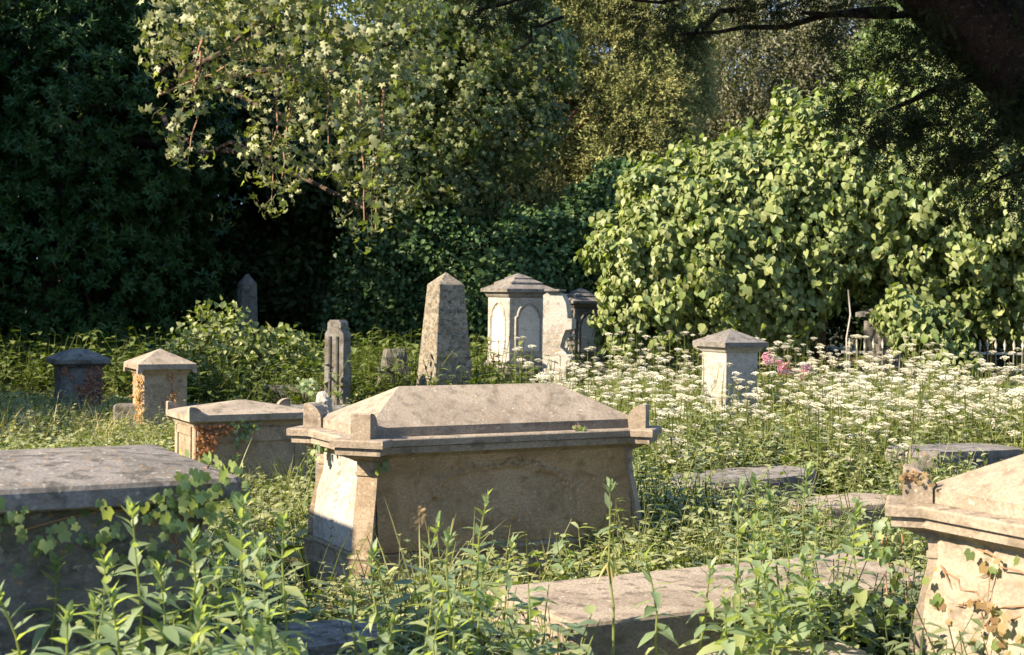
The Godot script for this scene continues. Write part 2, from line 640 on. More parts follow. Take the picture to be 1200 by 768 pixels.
# corner ornament: a block with a quarter-round shoulder falling inwards; outer face at x = 0, inwards is +x
func shoulder(high: float, deep: float, wide: float) -> ArrayMesh:
	var out := PackedVector2Array([Vector2(0, 0), Vector2(0, high - 0.006), Vector2(0.006, high)])
	var flat_top := deep * 0.18
	for k in 9:
		var t := PI / 2 * k / 8.0
		out.append(Vector2(flat_top + (deep - flat_top) * sin(t), high * 0.28 + high * 0.72 * cos(t)))
	out.append(Vector2(deep, 0))
	var st := flat()
	extrude(st, out, wide)
	return done(st)

# a weathered face: a grid across x and y on z = depth_at(y), pushed by relief(x, y)
func face_grid(x0: float, x1: float, y0: float, y1: float, nx: int, ny: int, depth_at: Callable, relief: Callable, tint = null) -> ArrayMesh:
	var st := smooth()
	var g := []
	for j in ny + 1:
		var row := []
		for i in nx + 1:
			var x := lerpf(x0, x1, float(i) / nx)
			var y := lerpf(y0, y1, float(j) / ny)
			row.append(Vector3(x, y, depth_at.call(y) + relief.call(x, y)))
		g.append(row)
	for j in ny:
		for i in nx:
			if tint == null:
				quad(st, g[j][i], g[j + 1][i], g[j + 1][i + 1], g[j][i + 1])
				continue
			for e in [[0, 0], [1, 0], [1, 1], [0, 0], [1, 1], [0, 1]]:
				var v: Vector3 = g[j + e[0]][i + e[1]]
				st.set_color(tint.call(v.x, v.y))
				st.add_vertex(v)
	return done(st)

# the flared tomb with ears across its corners
func flared_tomb(called: String, label: String, at: Vector3, body_stone: Material, top_stone: Material, front_worn: bool) -> Node3D:
	var t := thing(called, label, "tomb", at, YAW, "")
	var a := 0.9135
	var b := 0.428
	var we := 0.143
	var k := 0.128
	block(at, a + 0.03, b + 0.03)
	if front_worn:
		block(local(at, -1.15, 0.25), 0.3, 0.45)
	var corn := func(i: float) -> PackedVector2Array: return eared(a - i, b - i, we - i, k - 0.586 * i)
	var body := func(i: float, w := 0.055, e := 0.052) -> PackedVector2Array: return eared(a - i, b - i, w, e)
	var st := flat()
	loft(st, [[-0.1, body.call(0.045, 0.078, 0.065)], [0.055, body.call(0.045, 0.078, 0.065)], [0.075, body.call(0.058, 0.068, 0.06)], [0.15, body.call(0.06, 0.066, 0.06)]])
	part("plinth", done(st), body_stone, t)
	st = flat()
	loft(st, [[0.15, body.call(0.057, 0.07, 0.06)], [0.163, body.call(0.052, 0.072, 0.062)], [0.176, body.call(0.057, 0.07, 0.06)], [0.182, body.call(0.066, 0.062, 0.055)]])
	part("base_moulding", done(st), body_stone, t)
	var insets := [[0.182, 0.072], [0.24, 0.073], [0.3, 0.078], [0.36, 0.086], [0.42, 0.096], [0.48, 0.106], [0.53, 0.113], [0.57, 0.117]]
	st = flat()
	var rings := []
	for e in insets:
		rings.append([e[0], body.call(e[1])])
	rings += [[0.574, body.call(0.109, 0.061, 0.055)], [0.592, body.call(0.109, 0.061, 0.055)], [0.597, body.call(0.116)], [0.66, body.call(0.113)]]
	loft(st, rings)
	part("body", done(st), body_stone, t)
	var inset_at := func(y: float) -> float:
		for j in insets.size() - 1:
			if y <= insets[j + 1][0]:
				return lerpf(insets[j][1], insets[j + 1][1], clampf((y - insets[j][0]) / (insets[j + 1][0] - insets[j][0]), 0, 1))
		return 0.117
	# the worn faces between the corner piers
	var rough := FastNoiseLite.new()
	rough.seed = 5
	rough.frequency = 6.0
	rough.fractal_octaves = 4
	var fine := FastNoiseLite.new()
	fine.seed = 8
	fine.frequency = 26.0
	# an arched field where the surface has spalled away, with a crust of pale salts along its edge
	var arch_at := func(x: float, y: float) -> float:
		var u := x + 0.03
		var e := pow(absf(u) / 0.47, 2.6) + pow(maxf(y - 0.3, 0) / 0.3, 2.6)
		return pow(e, 1.0 / 2.6) + rough.get_noise_2d(x * 1.6, y * 1.6) * 0.1 + rough.get_noise_2d(x * 7.0, y * 7.0) * 0.035
	var front := func(x: float, y: float) -> float:
		var arch: float = arch_at.call(x, y)
		var depth := 1.0 if front_worn else 0.15
		var inside := 1.0 - smoothstep(0.9, 0.96, arch)
		var lip := exp(-pow((arch - 0.99) / 0.05, 2)) * clampf(0.5 + rough.get_noise_2d(x * 5, y * 5) * 1.2, 0, 1) * smoothstep(0.3, 0.45, y)
		return 0.026 - inside * 0.02 * depth + lip * 0.02 * depth + rough.get_noise_2d(x, y) * 0.003 + fine.get_noise_2d(x, y) * 0.0016
	var front_tint := func(x: float, y: float) -> Color:
		var arch: float = arch_at.call(x, y)
		var grain := 0.5 + 0.5 * rough.get_noise_2d(x * 9, y * 9)
		var crust := exp(-pow((arch - 0.95) / 0.09, 2)) * smoothstep(0.24, 0.4, y) * smoothstep(0.35, 0.6, grain)
		var c := Color(0.86, 0.79, 0.68).lerp(Color(0.9, 0.87, 0.82), 1.0 - smoothstep(0.9, 0.97, arch))
		c = c.lerp(Color(1.0, 1.0, 1.0), crust)
		var dirt := exp(-pow((arch - 1.03) / 0.03, 2)) * smoothstep(0.5, 0.58, y) * smoothstep(-0.1, 0.25, rough.get_noise_2d(x * 3 + 4, y * 5))
		return c.lerp(Color(0.42, 0.38, 0.3), dirt * 0.95)
	var xa := a - 0.072 - 0.055 * 1.414 - 0.002
	part("front_panel", face_grid(-xa, xa, 0.185, 0.668, 170, 70, func(y: float) -> float: return b - inset_at.call(y), front, front_tint if front_worn else null), M.worn if front_worn else body_stone, t)
	var end := func(x: float, y: float) -> float:
		var crack := absf(x + 0.01 + rough.get_noise_1d(y * 4) * 0.03 + fine.get_noise_1d(y) * 0.006)
		var worn := rough.get_noise_2d(x * 1.4, y * 0.6)
		return 0.02 - 0.02 * (1.0 - smoothstep(0.004, 0.014, crack)) + worn * 0.012 + fine.get_noise_2d(x, y) * 0.002
	var xb := b - 0.072 - 0.055 * 1.414 - 0.002
	part("end_panel", face_grid(-xb, xb, 0.185, 0.668, 46, 60, func(y: float) -> float: return a - inset_at.call(y), end), M.pale if front_worn else body_stone, t, Transform3D(Basis(Vector3.UP, -PI / 2), Vector3.ZERO))
	st = flat()
	loft(st, [[0.645, body.call(0.108, 0.066, 0.06)], [0.665, corn.call(0.085)], [0.682, corn.call(0.055)], [0.688, corn.call(0.05)]])
	part("cove", done(st), body_stone, t)
	st = flat()
	loft(st, [[0.689, corn.call(0.022)], [0.722, corn.call(0.02)], [0.725, corn.call(0.024)], [0.728, corn.call(0.002)], [0.76, corn.call(0.0)], [0.765, corn.call(0.004)], [0.768, corn.call(0.012)]])
	part("cornice", done(st), top_stone, t)
	part("roof", hipped(a - 0.1, b - 0.085, 0.7685, 0.817, 1.0023, 0.486), top_stone, t)
	var q := sqrt(0.5)
	for s in [Vector2(-1, 1), Vector2(1, 1), Vector2(1, -1), Vector2(-1, -1)]:
		# outer face 45 mm in from the edge of the ear
		var n := Vector3(s.x * q, 0, s.y * q)
		var c: Vector3 = Vector3(s.x * a, 0.7684, s.y * b) + n * (k - we - 0.058)
		var x := -n
		part("corner_block", L.big_shoulder, top_stone, t, Transform3D(Basis(x, Vector3.UP, x.cross(Vector3.UP)), c))
	return t

func pier(label: String, at: Vector3, h: float, eave: float, droop: bool, m: Material, cap_m: Material) -> Node3D:
	var t := thing("stone_pier", label, "pier", at, YAW)
	block(at, h, h)
	if m == M.pale:
		for e in [[-0.15, 0.6], [-0.45, 1.2], [-0.8, 1.8]]:
			block(local(at, e[0], e[1]), 0.3, 0.4)
	var s := h * 0.74
	part("shaft", slab(s, s, -0.15, eave - 0.075, 0.008), m, t)
	part("moulding", turned(h, h, [[eave - 0.085, h - s - 0.012], [eave - 0.07, h - s - 0.022], [eave - 0.055, h - s - 0.03], [eave - 0.035, h * 0.1], [eave - 0.03, h * 0.1]]), m, t)
	var st := flat()
	var p := rect(h, h, 0.005)
	loft(st, [[eave - 0.03, p], [eave + 0.022, p]], true, false)
	var top := Vector3(0, eave + h * 0.56, 0)
	for i in p.size():
		tri(st, Vector3(p[i].x, eave + 0.022, p[i].y), top, Vector3(p[(i + 1) % p.size()].x, eave + 0.022, p[(i + 1) % p.size()].y))
	part("cap", done(st), cap_m, t)
	if droop:
		for sx in [-1, 1]:
			for sz in [-1, 1]:
				var o := PackedVector2Array([Vector2(0, 0), Vector2(0, -0.045), Vector2(0.03, -0.04), Vector2(0.05, -0.018), Vector2(0.06, 0)])
				st = flat()
				extrude(st, o, 0.055)
				part("cap_ear", done(st), cap_m, t, Transform3D(Basis(Vector3(-sx, 0, 0), Vector3.UP, Vector3(0, 0, -sx)), Vector3(sx * (h + 0.001), eave - 0.0301, sz * (h - 0.027))))
	return t

func arch_path(w: float, y0: float, spring: float, top: float, z: float) -> Array:
	# a pointed arch with a small cusp on each side
	var out := [Vector3(-w, y0, z), Vector3(-w, spring, z)]
	var left := [Vector2(-w, spring), Vector2(-w * 0.86, spring + 0.012), Vector2(-w * 0.84, spring + 0.05), Vector2(-w * 0.72, lerpf(spring, top, 0.55)), Vector2(-w * 0.42, lerpf(spring, top, 0.84)), Vector2(0, top)]
	for k in range(1, left.size()):
		out.append(Vector3(left[k].x, left[k].y, z))
	for k in range(left.size() - 2, -1, -1):
		out.append(Vector3(-left[k].x, left[k].y, z))
	out.append(Vector3(w, y0, z))
	return out

func gothic_tomb(label: String, at: Vector3, s: float, half: float, m: Material, cap_m: Material) -> Node3D:
	var t := thing("pedestal_tomb", label, "tomb", at, YAW)
	block(at, half + 0.15, half + 0.15)
	if m == M.pale:
		for e in [[-0.1, 0.9], [-0.35, 1.6], [-0.7, 2.4]]:
			block(local(at, e[0], e[1]), 0.5, 0.45)
	part("base", slab(half + 0.13 * s, half + 0.13 * s, -0.15, 0.4 * s, 0.01), cap_m, t)
	part("step", turned(half + 0.1 * s, half + 0.1 * s, [[0.4 * s, 0.0], [0.45 * s, 0.0], [0.475 * s, 0.02 * s], [0.48 * s, 0.04 * s], [0.53 * s, 0.045 * s], [0.56 * s, 0.07 * s], [0.6 * s, 0.085 * s]]), cap_m, t)
	part("shaft", slab(half, half, 0.6 * s, 1.44 * s, 0.01), m, t)
	for f in 4:
		var turn := Transform3D(Basis(Vector3.UP, f * PI / 2), Vector3.ZERO)
		var st := smooth()
		var path := arch_path(half * 0.66, 0.74 * s, 1.18 * s, 1.375 * s, half + 0.003)
		tube(st, path, taper(0.019 * s, 0.019 * s, path.size() - 1), 7)
		var arch := part("arch_moulding", done(st), m, t, turn)
		st = smooth()
		path = arch_path(half * 0.56, 0.74 * s, 1.17 * s, 1.335 * s, half + 0.001)
		tube(st, path, taper(0.011 * s, 0.011 * s, path.size() - 1), 5)
		part("inner_moulding", done(st), m, arch)
		var outline := PackedVector2Array()
		for p in path:
			outline.append(Vector2(p.x, p.y))
		st = flat()
		extrude(st, outline, 0.006, Transform3D(Basis.IDENTITY, Vector3(0, 0, half + 0.001)))
		part("marble_panel", done(st), M.marble, t, turn)
		st = flat()
		extrude(st, PackedVector2Array([Vector2(-half * 0.7, 0.66 * s), Vector2(-half * 0.7, 0.73 * s), Vector2(half * 0.7, 0.73 * s), Vector2(half * 0.7, 0.66 * s)]), 0.012, Transform3D(Basis.IDENTITY, Vector3(0, 0, half + 0.002)))
		part("arch_sill", done(st), m, t, turn)
	part("cornice", turned(half + 0.075 * s, half + 0.075 * s, [[1.44 * s, 0.06 * s], [1.46 * s, 0.05 * s], [1.48 * s, 0.045 * s], [1.5 * s, 0.025 * s], [1.505 * s, 0.0], [1.545 * s, 0.0], [1.55 * s, 0.005]]), cap_m, t)
	part("cap", turned(half + 0.06 * s, half + 0.06 * s, [[1.55 * s, 0.0], [1.6 * s, 0.1 * s], [1.602 * s, 0.115 * s], [1.63 * s, 0.115 * s], [1.67 * s, 0.2 * s], [1.672 * s, 0.215 * s], [1.69 * s, 0.215 * s], [1.75 * s, half + 0.05 * s]]), cap_m, t)
	return t

# rough quarried or broken lump: a lofted ring with noise
func lump(a: float, b: float, high: float, s: int, crooked := 0.12, top_scale := 0.8) -> ArrayMesh:
	var st := flat()
	var f := FastNoiseLite.new()
	f.seed = s
	f.frequency = 1.7
	var rings := []
	var hs := [-0.1, high * 0.3, high * 0.62, high * 0.88, high]
	var sc := [1.05, 1.0, 0.97, lerpf(1.0, top_scale, 0.6), top_scale]
	for j in 5:
		var p := PackedVector2Array()
		for k in 14:
			var t := TAU * k / 14.0
			var e := Vector2(cos(t), sin(t))
			var q := pow(pow(absf(e.x), 5.0) + pow(absf(e.y), 5.0), -0.2)
			var w := 1.0 + f.get_noise_3d(e.x * 1.2, hs[j] * 3.0, e.y * 1.2) * crooked
			p.append(Vector2(e.x * q * a, e.y * q * b) * w * sc[j])
		rings.append([hs[j], p])
	loft(st, rings)
	return done(st)

func ledger(label: String, at: Vector3, a: float, b: float, high: float, tilt: float, m: Material, s: int) -> Node3D:
	var t := thing("ledger_stone", label, "grave slab", at, YAW)
	block(at, a, b)
	block(local(at, 0.0, b + 0.2), a * 0.8, 0.22)
	part("slab", lump(a, b, high, s, 0.05, 0.95), m, t, Transform3D(Basis(Vector3.BACK, tilt), Vector3.ZERO))
	return t

func build_stones() -> void:
	L.big_shoulder = shoulder(0.128, 0.105, 0.106)
	# ground: one sheet, gently uneven
	var st := smooth()
	var bump := FastNoiseLite.new()
	bump.seed = 3
	bump.frequency = 0.25
	var n := 60
	var xs := []
	for i in n + 1:
		var u := (float(i) / n) * 2 - 1
		xs.append(signf(u) * pow(absf(u), 2.2) * 150)
	for j in n:
		for i in n:
			var c := []
			for e in [[i, j], [i, j + 1], [i + 1, j + 1], [i + 1, j]]:
				c.append(Vector3(xs[e[0]], bump.get_noise_2d(xs[e[0]], xs[e[1]]) * 0.06 - 0.03, xs[e[1]] - 12))
			quad(st, c[0], c[1], c[2], c[3])
	var ground := MeshInstance3D.new()
	ground.name = "ground"
	ground.mesh = done(st)
	ground.material_override = M.soil
	ground.set_meta("kind", "structure")
	add_child(ground)

	flared_tomb("flared_tomb", "large flared chest tomb with hipped roof and blocks on its cut corners, centre", Vector3(-0.175, 0, -7.811), M.warm, M.top, true)
	flared_tomb("flared_tomb", "pale flared tomb with creeper cut off by the right edge of the picture", Vector3(2.37, 0, -5.24), M.top, M.top, false)

	# low chest tomb in front on the left, only its flat top and one side in view
	var t := thing("chest_tomb", "broad flat-topped chest tomb under ivy at the left edge", "tomb", local(Vector3(-0.85, 0, -4.5), -1.05, -0.52), YAW)
	block(t.position, 1.02, 0.5)
	part("chest", slab(0.96, 0.45, -0.1, 0.835, 0.01), M.dim, t)
	st = flat()
	loft(st, [[0.835, rect(1.04, 0.51, 0.02)], [0.842, rect(1.05, 0.52, 0.02)], [0.893, rect(1.05, 0.52, 0.02)], [0.907, rect(1.043, 0.513, 0.02)], [0.914, rect(1.025, 0.495, 0.02)], [0.937, rect(0.8, 0.2, 0.02)]])
	part("top_slab", done(st), M.grey, t)

	# small chest tomb with a hipped lid between the left pier and the central tomb
	var near := spot(222, 497, 9.9)
	near.y = 0
	t = thing("chest_tomb", "small chest tomb with low hipped lid and red creeper, left of the big tomb", "tomb", local(near, 0.47, -0.31), YAW)
	block(t.position, 0.47, 0.32)
	part("chest", slab(0.42, 0.26, -0.1, 0.545, 0.008), M.warm, t)
	part("cove", turned(0.47, 0.31, [[0.535, 0.045], [0.56, 0.035], [0.575, 0.012], [0.58, 0.01]]), M.warm, t)
	part("lid", hipped(0.47, 0.31, 0.58, 0.625, 0.705, 0.03), M.top, t)
	var ear := shoulder(0.1, 0.1, 0.055)
	for sx in [-1, 1]:
		for sz in [-1, 1]:
			part("lid_ear", ear, M.top, t, Transform3D(Basis(Vector3(-sx, 0, 0), Vector3.UP, Vector3(0, 0, -sx)), Vector3(sx * 0.4725, 0.585, sz * 0.284)))
	# a sunk panel on the end, made of a raised frame
	for e in [[0.0, 0.5, 0.19, 0.03], [0.0, 0.06, 0.19, 0.05], [-0.17, 0.28, 0.025, 0.26], [0.17, 0.28, 0.025, 0.26]]:
		part("end_frame", slab(0.006, e[2], -e[3] + 0.001, e[3] - 0.001, 0.002), M.warm, t, Transform3D(Basis.IDENTITY, Vector3(-0.4255, e[1], e[0])))
	for e in [[0.0, 0.475, 0.4, 0.05], [-0.36, 0.21, 0.04, 0.21], [0.36, 0.21, 0.04, 0.21]]:
		part("front_frame", slab(e[2], 0.006, -e[3] + 0.001, e[3] - 0.001, 0.002), M.warm, t, Transform3D(Basis.IDENTITY, Vector3(e[0], e[1], 0.2655)))

	pier("stone pier with a pointed cap and orange creeper behind the left tombs", Vector3(-3.6, 0, -14.5), 0.3, 0.735, true, M.warm, M.top)
	pier("pale square pier with pyramid cap standing among the white flowers", Vector3(2.36, 0, -15.32), 0.29, 1.0, false, M.pale, M.grey)
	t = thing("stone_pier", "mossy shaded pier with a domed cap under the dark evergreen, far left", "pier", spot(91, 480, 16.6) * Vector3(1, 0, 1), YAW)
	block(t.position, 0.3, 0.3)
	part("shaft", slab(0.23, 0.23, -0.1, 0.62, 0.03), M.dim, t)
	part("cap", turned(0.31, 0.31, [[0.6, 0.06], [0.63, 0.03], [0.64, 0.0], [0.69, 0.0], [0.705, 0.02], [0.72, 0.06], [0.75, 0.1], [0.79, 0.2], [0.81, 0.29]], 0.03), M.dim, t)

	# squat obelisk
	t = thing("obelisk", "squat lichen-covered stone obelisk behind the big tomb", "obelisk", spot(521, 450, 16.0) * Vector3(1, 0, 1), YAW)
	block(t.position, 0.3, 0.3)
	part("foot", slab(0.36, 0.36, -0.1, 0.2, 0.015), M.lichen, t)
	st = flat()
	loft(st, [[0.2, rect(0.265, 0.265, 0.012)], [1.6, rect(0.158, 0.158, 0.01)], [1.61, rect(0.152, 0.152, 0.01)], [1.74, rect(0.006, 0.006, 0.001)]])
	part("shaft", done(st), M.lichen, t)

	# far obelisk in the shade
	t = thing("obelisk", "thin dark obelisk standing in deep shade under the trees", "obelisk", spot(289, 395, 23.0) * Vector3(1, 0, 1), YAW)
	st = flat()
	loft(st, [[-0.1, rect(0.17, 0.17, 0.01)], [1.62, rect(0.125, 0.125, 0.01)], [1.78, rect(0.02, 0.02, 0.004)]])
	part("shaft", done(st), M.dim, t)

	gothic_tomb("white pedestal tomb with pointed arch panels and stepped pyramid cap", spot(606, 450, 19.0) * Vector3(1, 0, 1), 1.02, 0.3, M.pale, M.grey)
	gothic_tomb("smaller grey pedestal tomb with an arch panel, farther back beside the vine", spot(679, 430, 20.8) * Vector3(1, 0, 1), 0.92, 0.25, M.grey, M.grey)

	# console-shaped memorial beside the white pedestal
	t = thing("scroll_memorial", "pale memorial with a scrolled side between the two pedestal tombs", "memorial", spot(653, 450, 18.2) * Vector3(1, 0, 1), -0.3)
	block(t.position, 0.25, 0.25)
	var o := PackedVector2Array([Vector2(-0.17, -0.1), Vector2(-0.17, 1.5), Vector2(-0.08, 1.55), Vector2(0.0, 1.55), Vector2(0.08, 1.5), Vector2(0.13, 1.4), Vector2(0.15, 1.26), Vector2(0.15, 1.21), Vector2(0.21, 1.2), Vector2(0.21, 1.07), Vector2(0.13, 1.06), Vector2(0.09, 0.96), Vector2(0.06, 0.84), Vector2(0.13, 0.78), Vector2(0.19, 0.7), Vector2(0.19, 0.62), Vector2(0.14, 0.58), Vector2(0.14, -0.1)])
	st = flat()
	extrude(st, o, 0.22)
	part("scroll", done(st), M.pale, t)
	part("top_moulding", slab(0.1, 0.17, 1.551, 1.575, 0.006), M.grey, t, Transform3D(Basis.IDENTITY, Vector3(-0.04, 0, 0)))

	# narrow shouldered headstone, seen nearly edge on
	t = thing("headstone", "narrow dark shouldered headstone standing behind the tombs on the left", "headstone", spot(395, 470, 15.5) * Vector3(1, 0, 1), -0.55)
	o = PackedVector2Array([Vector2(-0.13, -0.1), Vector2(-0.13, 1.0), Vector2(-0.125, 1.05), Vector2(-0.105, 1.08), Vector2(-0.095, 1.09), Vector2(-0.09, 1.17), Vector2(-0.06, 1.2), Vector2(0.06, 1.2), Vector2(0.09, 1.17), Vector2(0.095, 1.09), Vector2(0.105, 1.08), Vector2(0.125, 1.05), Vector2(0.13, 1.0), Vector2(0.13, -0.1)])
	st = flat()
	extrude(st, o, 0.13)
	part("stone", done(st), M.dim, t)
	st = smooth()
	for x in [-0.05, 0.05]:
		tube(st, [Vector3(x, -0.05, 0.066), Vector3(x, 1.02, 0.066)], [0.02, 0.02], 6)
	part("rib", done(st), M.dim, t)

	t = thing("stone_stump", "small rough broken gravestone left of the obelisk", "gravestone", spot(462, 455, 16.8) * Vector3(1, 0, 1), 0.2)
	part("foot", lump(0.2, 0.17, 0.62, 51, 0.2, 0.95), M.dim, t)
	part("upper_block", lump(0.15, 0.13, 0.24, 52, 0.25, 0.8), M.dim, t, Transform3D(Basis.IDENTITY, Vector3(0.0, 0.6, 0)))

	# fallen shaft and kerbs lying in the undergrowth
	t = thing("fallen_shaft", "fallen grey stone shaft lying in weeds beside the dark headstone", "fallen stone", spot(350, 452, 16.2) * Vector3(1, 0, 1) + Vector3.UP * 0.25, 0.15)
	st = flat()
	loft(st, [[-0.4, rect(0.14, 0.14, 0.03)], [0.4, rect(0.13, 0.13, 0.03)]])
	part("shaft", done(st), M.dim, t, Transform3D(Basis(Vector3.BACK, PI / 2), Vector3(0, 0.05, 0)))
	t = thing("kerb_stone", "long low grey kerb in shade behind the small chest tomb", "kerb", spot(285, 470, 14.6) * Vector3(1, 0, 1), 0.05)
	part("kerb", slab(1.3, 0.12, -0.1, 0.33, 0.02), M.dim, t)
	t = thing("stone_fragment", "pale broken ornament with a tuft of leaves behind the big tomb", "fragment", spot(381, 476, 9.6) * Vector3(1, 0, 1), 0.3)
	part("stub", lump(0.06, 0.07, 0.68, 61, 0.2, 0.9), M.grey, t)
	part("ornament", lump(0.055, 0.05, 0.17, 62, 0.5, 0.35), M.pale, t, Transform3D(Basis(Vector3.BACK, 0.12), Vector3(0.0, 0.66, 0)))

	# raised ledger in front of the big tomb
	t = thing("ledger_stone", "thick flat grave slab lying in front of the big flared tomb", "grave slab", local(Vector3(0.26, 0, -5.36), 1.0, -0.38), YAW)
	block(t.position, 1.05, 0.42)
	block(local(t.position, -0.75, 0.6), 0.5, 0.3)
	st = flat()
	loft(st, [[0.02, rect(0.99, 0.37, 0.02)], [0.235, rect(1.0, 0.38, 0.02)], [0.247, rect(0.993, 0.373, 0.02)], [0.252, rect(0.97, 0.35, 0.02)]])
	part("slab", done(st), M.top, t)
	part("base_slab", slab(1.16, 0.5, -0.1, 0.02, 0.015), M.grey, t)

	ledger("low worn grave slab half buried in weeds right of the big tomb", spot(872, 585, 9.9) * Vector3(1, 0, 1), 0.56, 0.3, 0.27, 0.03, M.grey, 71)
	ledger("rough dark grave slab behind the cut-off tomb on the right", spot(1118, 560, 10.8) * Vector3(1, 0, 1), 0.6, 0.28, 0.38, -0.02, M.grey, 72)
	ledger("small low grave slab just left of the cut-off tomb", spot(990, 606, 9.0) * Vector3(1, 0, 1), 0.42, 0.24, 0.22, 0.02, M.top, 73)
	ledger("broken slab edge low among weeds at the bottom left", spot(330, 768, 5.3) * Vector3(1, 0, 1), 0.42, 0.2, 0.21, 0.0, M.grey, 74)
	ledger("pale slab edge in leaves at the bottom right corner", spot(900, 768, 4.9) * Vector3(1, 0, 1), 0.4, 0.18, 0.25, 0.02, M.pale, 75)

	# tomb and trunk behind the railings
	t = thing("chest_tomb", "dark grey tomb almost hidden in the shade behind the vine", "tomb", spot(1055, 400, 24.0) * Vector3(1, 0, 1), YAW)
	part("chest", slab(0.5, 0.35, -0.1, 1.2, 0.01), M.dim, t)
	part("lid", hipped(0.6, 0.45, 1.2, 1.27, 1.4, 0.3), M.dim, t)

	# pier and tomb out of the picture on the left, whose shadow lies across the end of the big tomb
	pier("tall pier standing left of the picture, shading the end of the big tomb", Vector3(-3.75, 0, -6.2), 0.5, 1.95, false, M.warm, M.warm)

	# iron railing
	t = thing("iron_railing", "pale spear-topped iron railing behind the white flowers at right", "railing", spot(1000, 470, 18.3) * Vector3(1, 0, 1), 0.06)
	st = smooth()
	tube(st, [Vector3(0, 0, 0), Vector3(0, 0.86, 0)], [0.009, 0.009], 6)
	tube(st, [Vector3(0, 0.86, 0), Vector3(0, 0.875, 0), Vector3(0, 0.885, 0), Vector3(0, 0.93, 0), Vector3(0, 1.0, 0)], [0.009, 0.016, 0.01, 0.021, 0.002], 6)
	var bar := done(st)
	for k in 30:
		part("bar", bar, M.iron, t, Transform3D(Basis(Vector3.BACK, sin(k * 7.1) * 0.02), Vector3(k * 0.108 - 0.06, 0, 0)))
	for y in [0.16, 0.8]:
		part("rail", slab(1.66, 0.006, y, y + 0.03, 0.003), M.iron, t, Transform3D(Basis.IDENTITY, Vector3(1.5, 0, -0.016)))
	t = thing("metal_stake", "thin bent metal stake standing at the left end of the railing", "stake", spot(992, 460, 18.0) * Vector3(1, 0, 1))
	st = smooth()
	tube(st, [Vector3(0, -0.1, 0), Vector3(0, 0.75, 0), Vector3(-0.01, 1.0, 0), Vector3(0.03, 1.3, 0.02), Vector3(0.0, 1.62, 0.0)], [0.013, 0.013, 0.012, 0.012, 0.01], 6)
	part("rod", done(st), M.iron, t)

# ------------------------------------------------------------------ plants
func tree(called: String, label: String, category: String, base: Vector3, fork: Vector3, r: float, blobs: Array, m: Material, s: int, group := "", most := 8) -> Node3D:
	var t := thing(called, label, category, base, 0.0, group)
	timber(t, base, fork, r, blobs, m, s, most)
	return t

# a tall leafy weed: every leaf is a part
func tall_weed(label: String, group: String, at: Vector3, high: float, s: int, how := {}) -> Node3D:
	rng.seed = s
	var t := thing("tall_weed", label, "weed", at, 0.0, group)
	var lean := Vector3(rng.randfn() * 0.05 + how.get("lean", 0.0), 0, rng.randfn() * 0.05)
	var pts := []
	for k in 7:
		var u := k / 6.0
		pts.append(Vector3(0, high * u, 0) + lean * u * u + Vector3(rng.randfn(), 0, rng.randfn()) * 0.006)
	var st := smooth()
	tube(st, pts, taper(0.0065, 0.0025, 6), 5)
	part("stem", done(st), M.stem, t)
	var from: float = how.get("from", 0.3)
	var gap: float = how.get("gap", 0.027)
	var big: float = how.get("big", 0.115)
	var form: String = how.get("form", "one_lance")
	var mats: Array = how.get("mats", M.weeds)
	var n := int((high - from) / gap)
	var yaw := rng.randf() * TAU
	for k in n:
		var y := lerpf(from, high, (k + 0.5) / n)
		var u := y / high
		var f := u * 6
		var p: Vector3 = pts[int(f)].lerp(pts[mini(int(f) + 1, 6)], f - int(f))
		var left := (high - y) / (high - from)
		for j in 2:
			yaw += 2.4
			if rng.randf() < 0.12:
				continue
			var size := big * (0.42 + 0.58 * smoothstep(0.0, 0.45, left)) * rng.randf_range(0.7, 1.15)
			var rise := lerpf(1.5, -0.1, smoothstep(0.0, 0.55, left)) + rng.randfn() * 0.25
			var d := Vector3(cos(yaw), rise, sin(yaw)).normalized()
			var m: Material = mats[rng.randi() % mats.size()]
			if how.get("yellow", 0.0) > 0 and y < from + how.yellow:
				m = M.dry
				d.y = -1.2
			part("leaf", L[form][rng.randi() % 4], m, t, Transform3D(aim(d, Vector3.UP + rnd_dir() * 0.3, size), p))
	# tight young leaves at the tip
	for k in 7:
		var a := rng.randf() * TAU
		part("leaf", L[form][rng.randi() % 2], mats[0], t, Transform3D(aim(Vector3(cos(a) * 0.5, 1.0, sin(a) * 0.5), Vector3.UP + rnd_dir() * 0.5, big * rng.randf_range(0.3, 0.5)), pts[6] - Vector3.UP * 0.012 * k * 0.5))
	return t

func broad_weed(label: String, group: String, at: Vector3, high: float, s: int, size := 0.11, count := 16) -> Node3D:
	rng.seed = s
	var t := thing("broad_leaved_weed", label, "weed", at, 0.0, group)
	for k in 4:
		var a := rng.randf() * TAU
		var top := Vector3(cos(a) * high * 0.35, high * rng.randf_range(0.7, 1.0), sin(a) * high * 0.35)
		var st := smooth()
		tube(st, wander(Vector3.ZERO, top, 4, 0.01), taper(0.005, 0.002, 4), 4)
		part("stem", done(st), M.stem, t)
		for j in count / 4:
			var u := lerpf(0.35, 1.0, (j + rng.randf()) / (count / 4.0))
			var b := rng.randf() * TAU
			part("leaf", L.one_ovate[rng.randi() % 4], M.weeds[rng.randi() % 4], t, Transform3D(aim(Vector3(cos(b), rng.randf_range(-0.3, 0.5), sin(b)), Vector3.UP + rnd_dir() * 0.3, size * rng.randf_range(0.6, 1.2)), top * u))
	return t

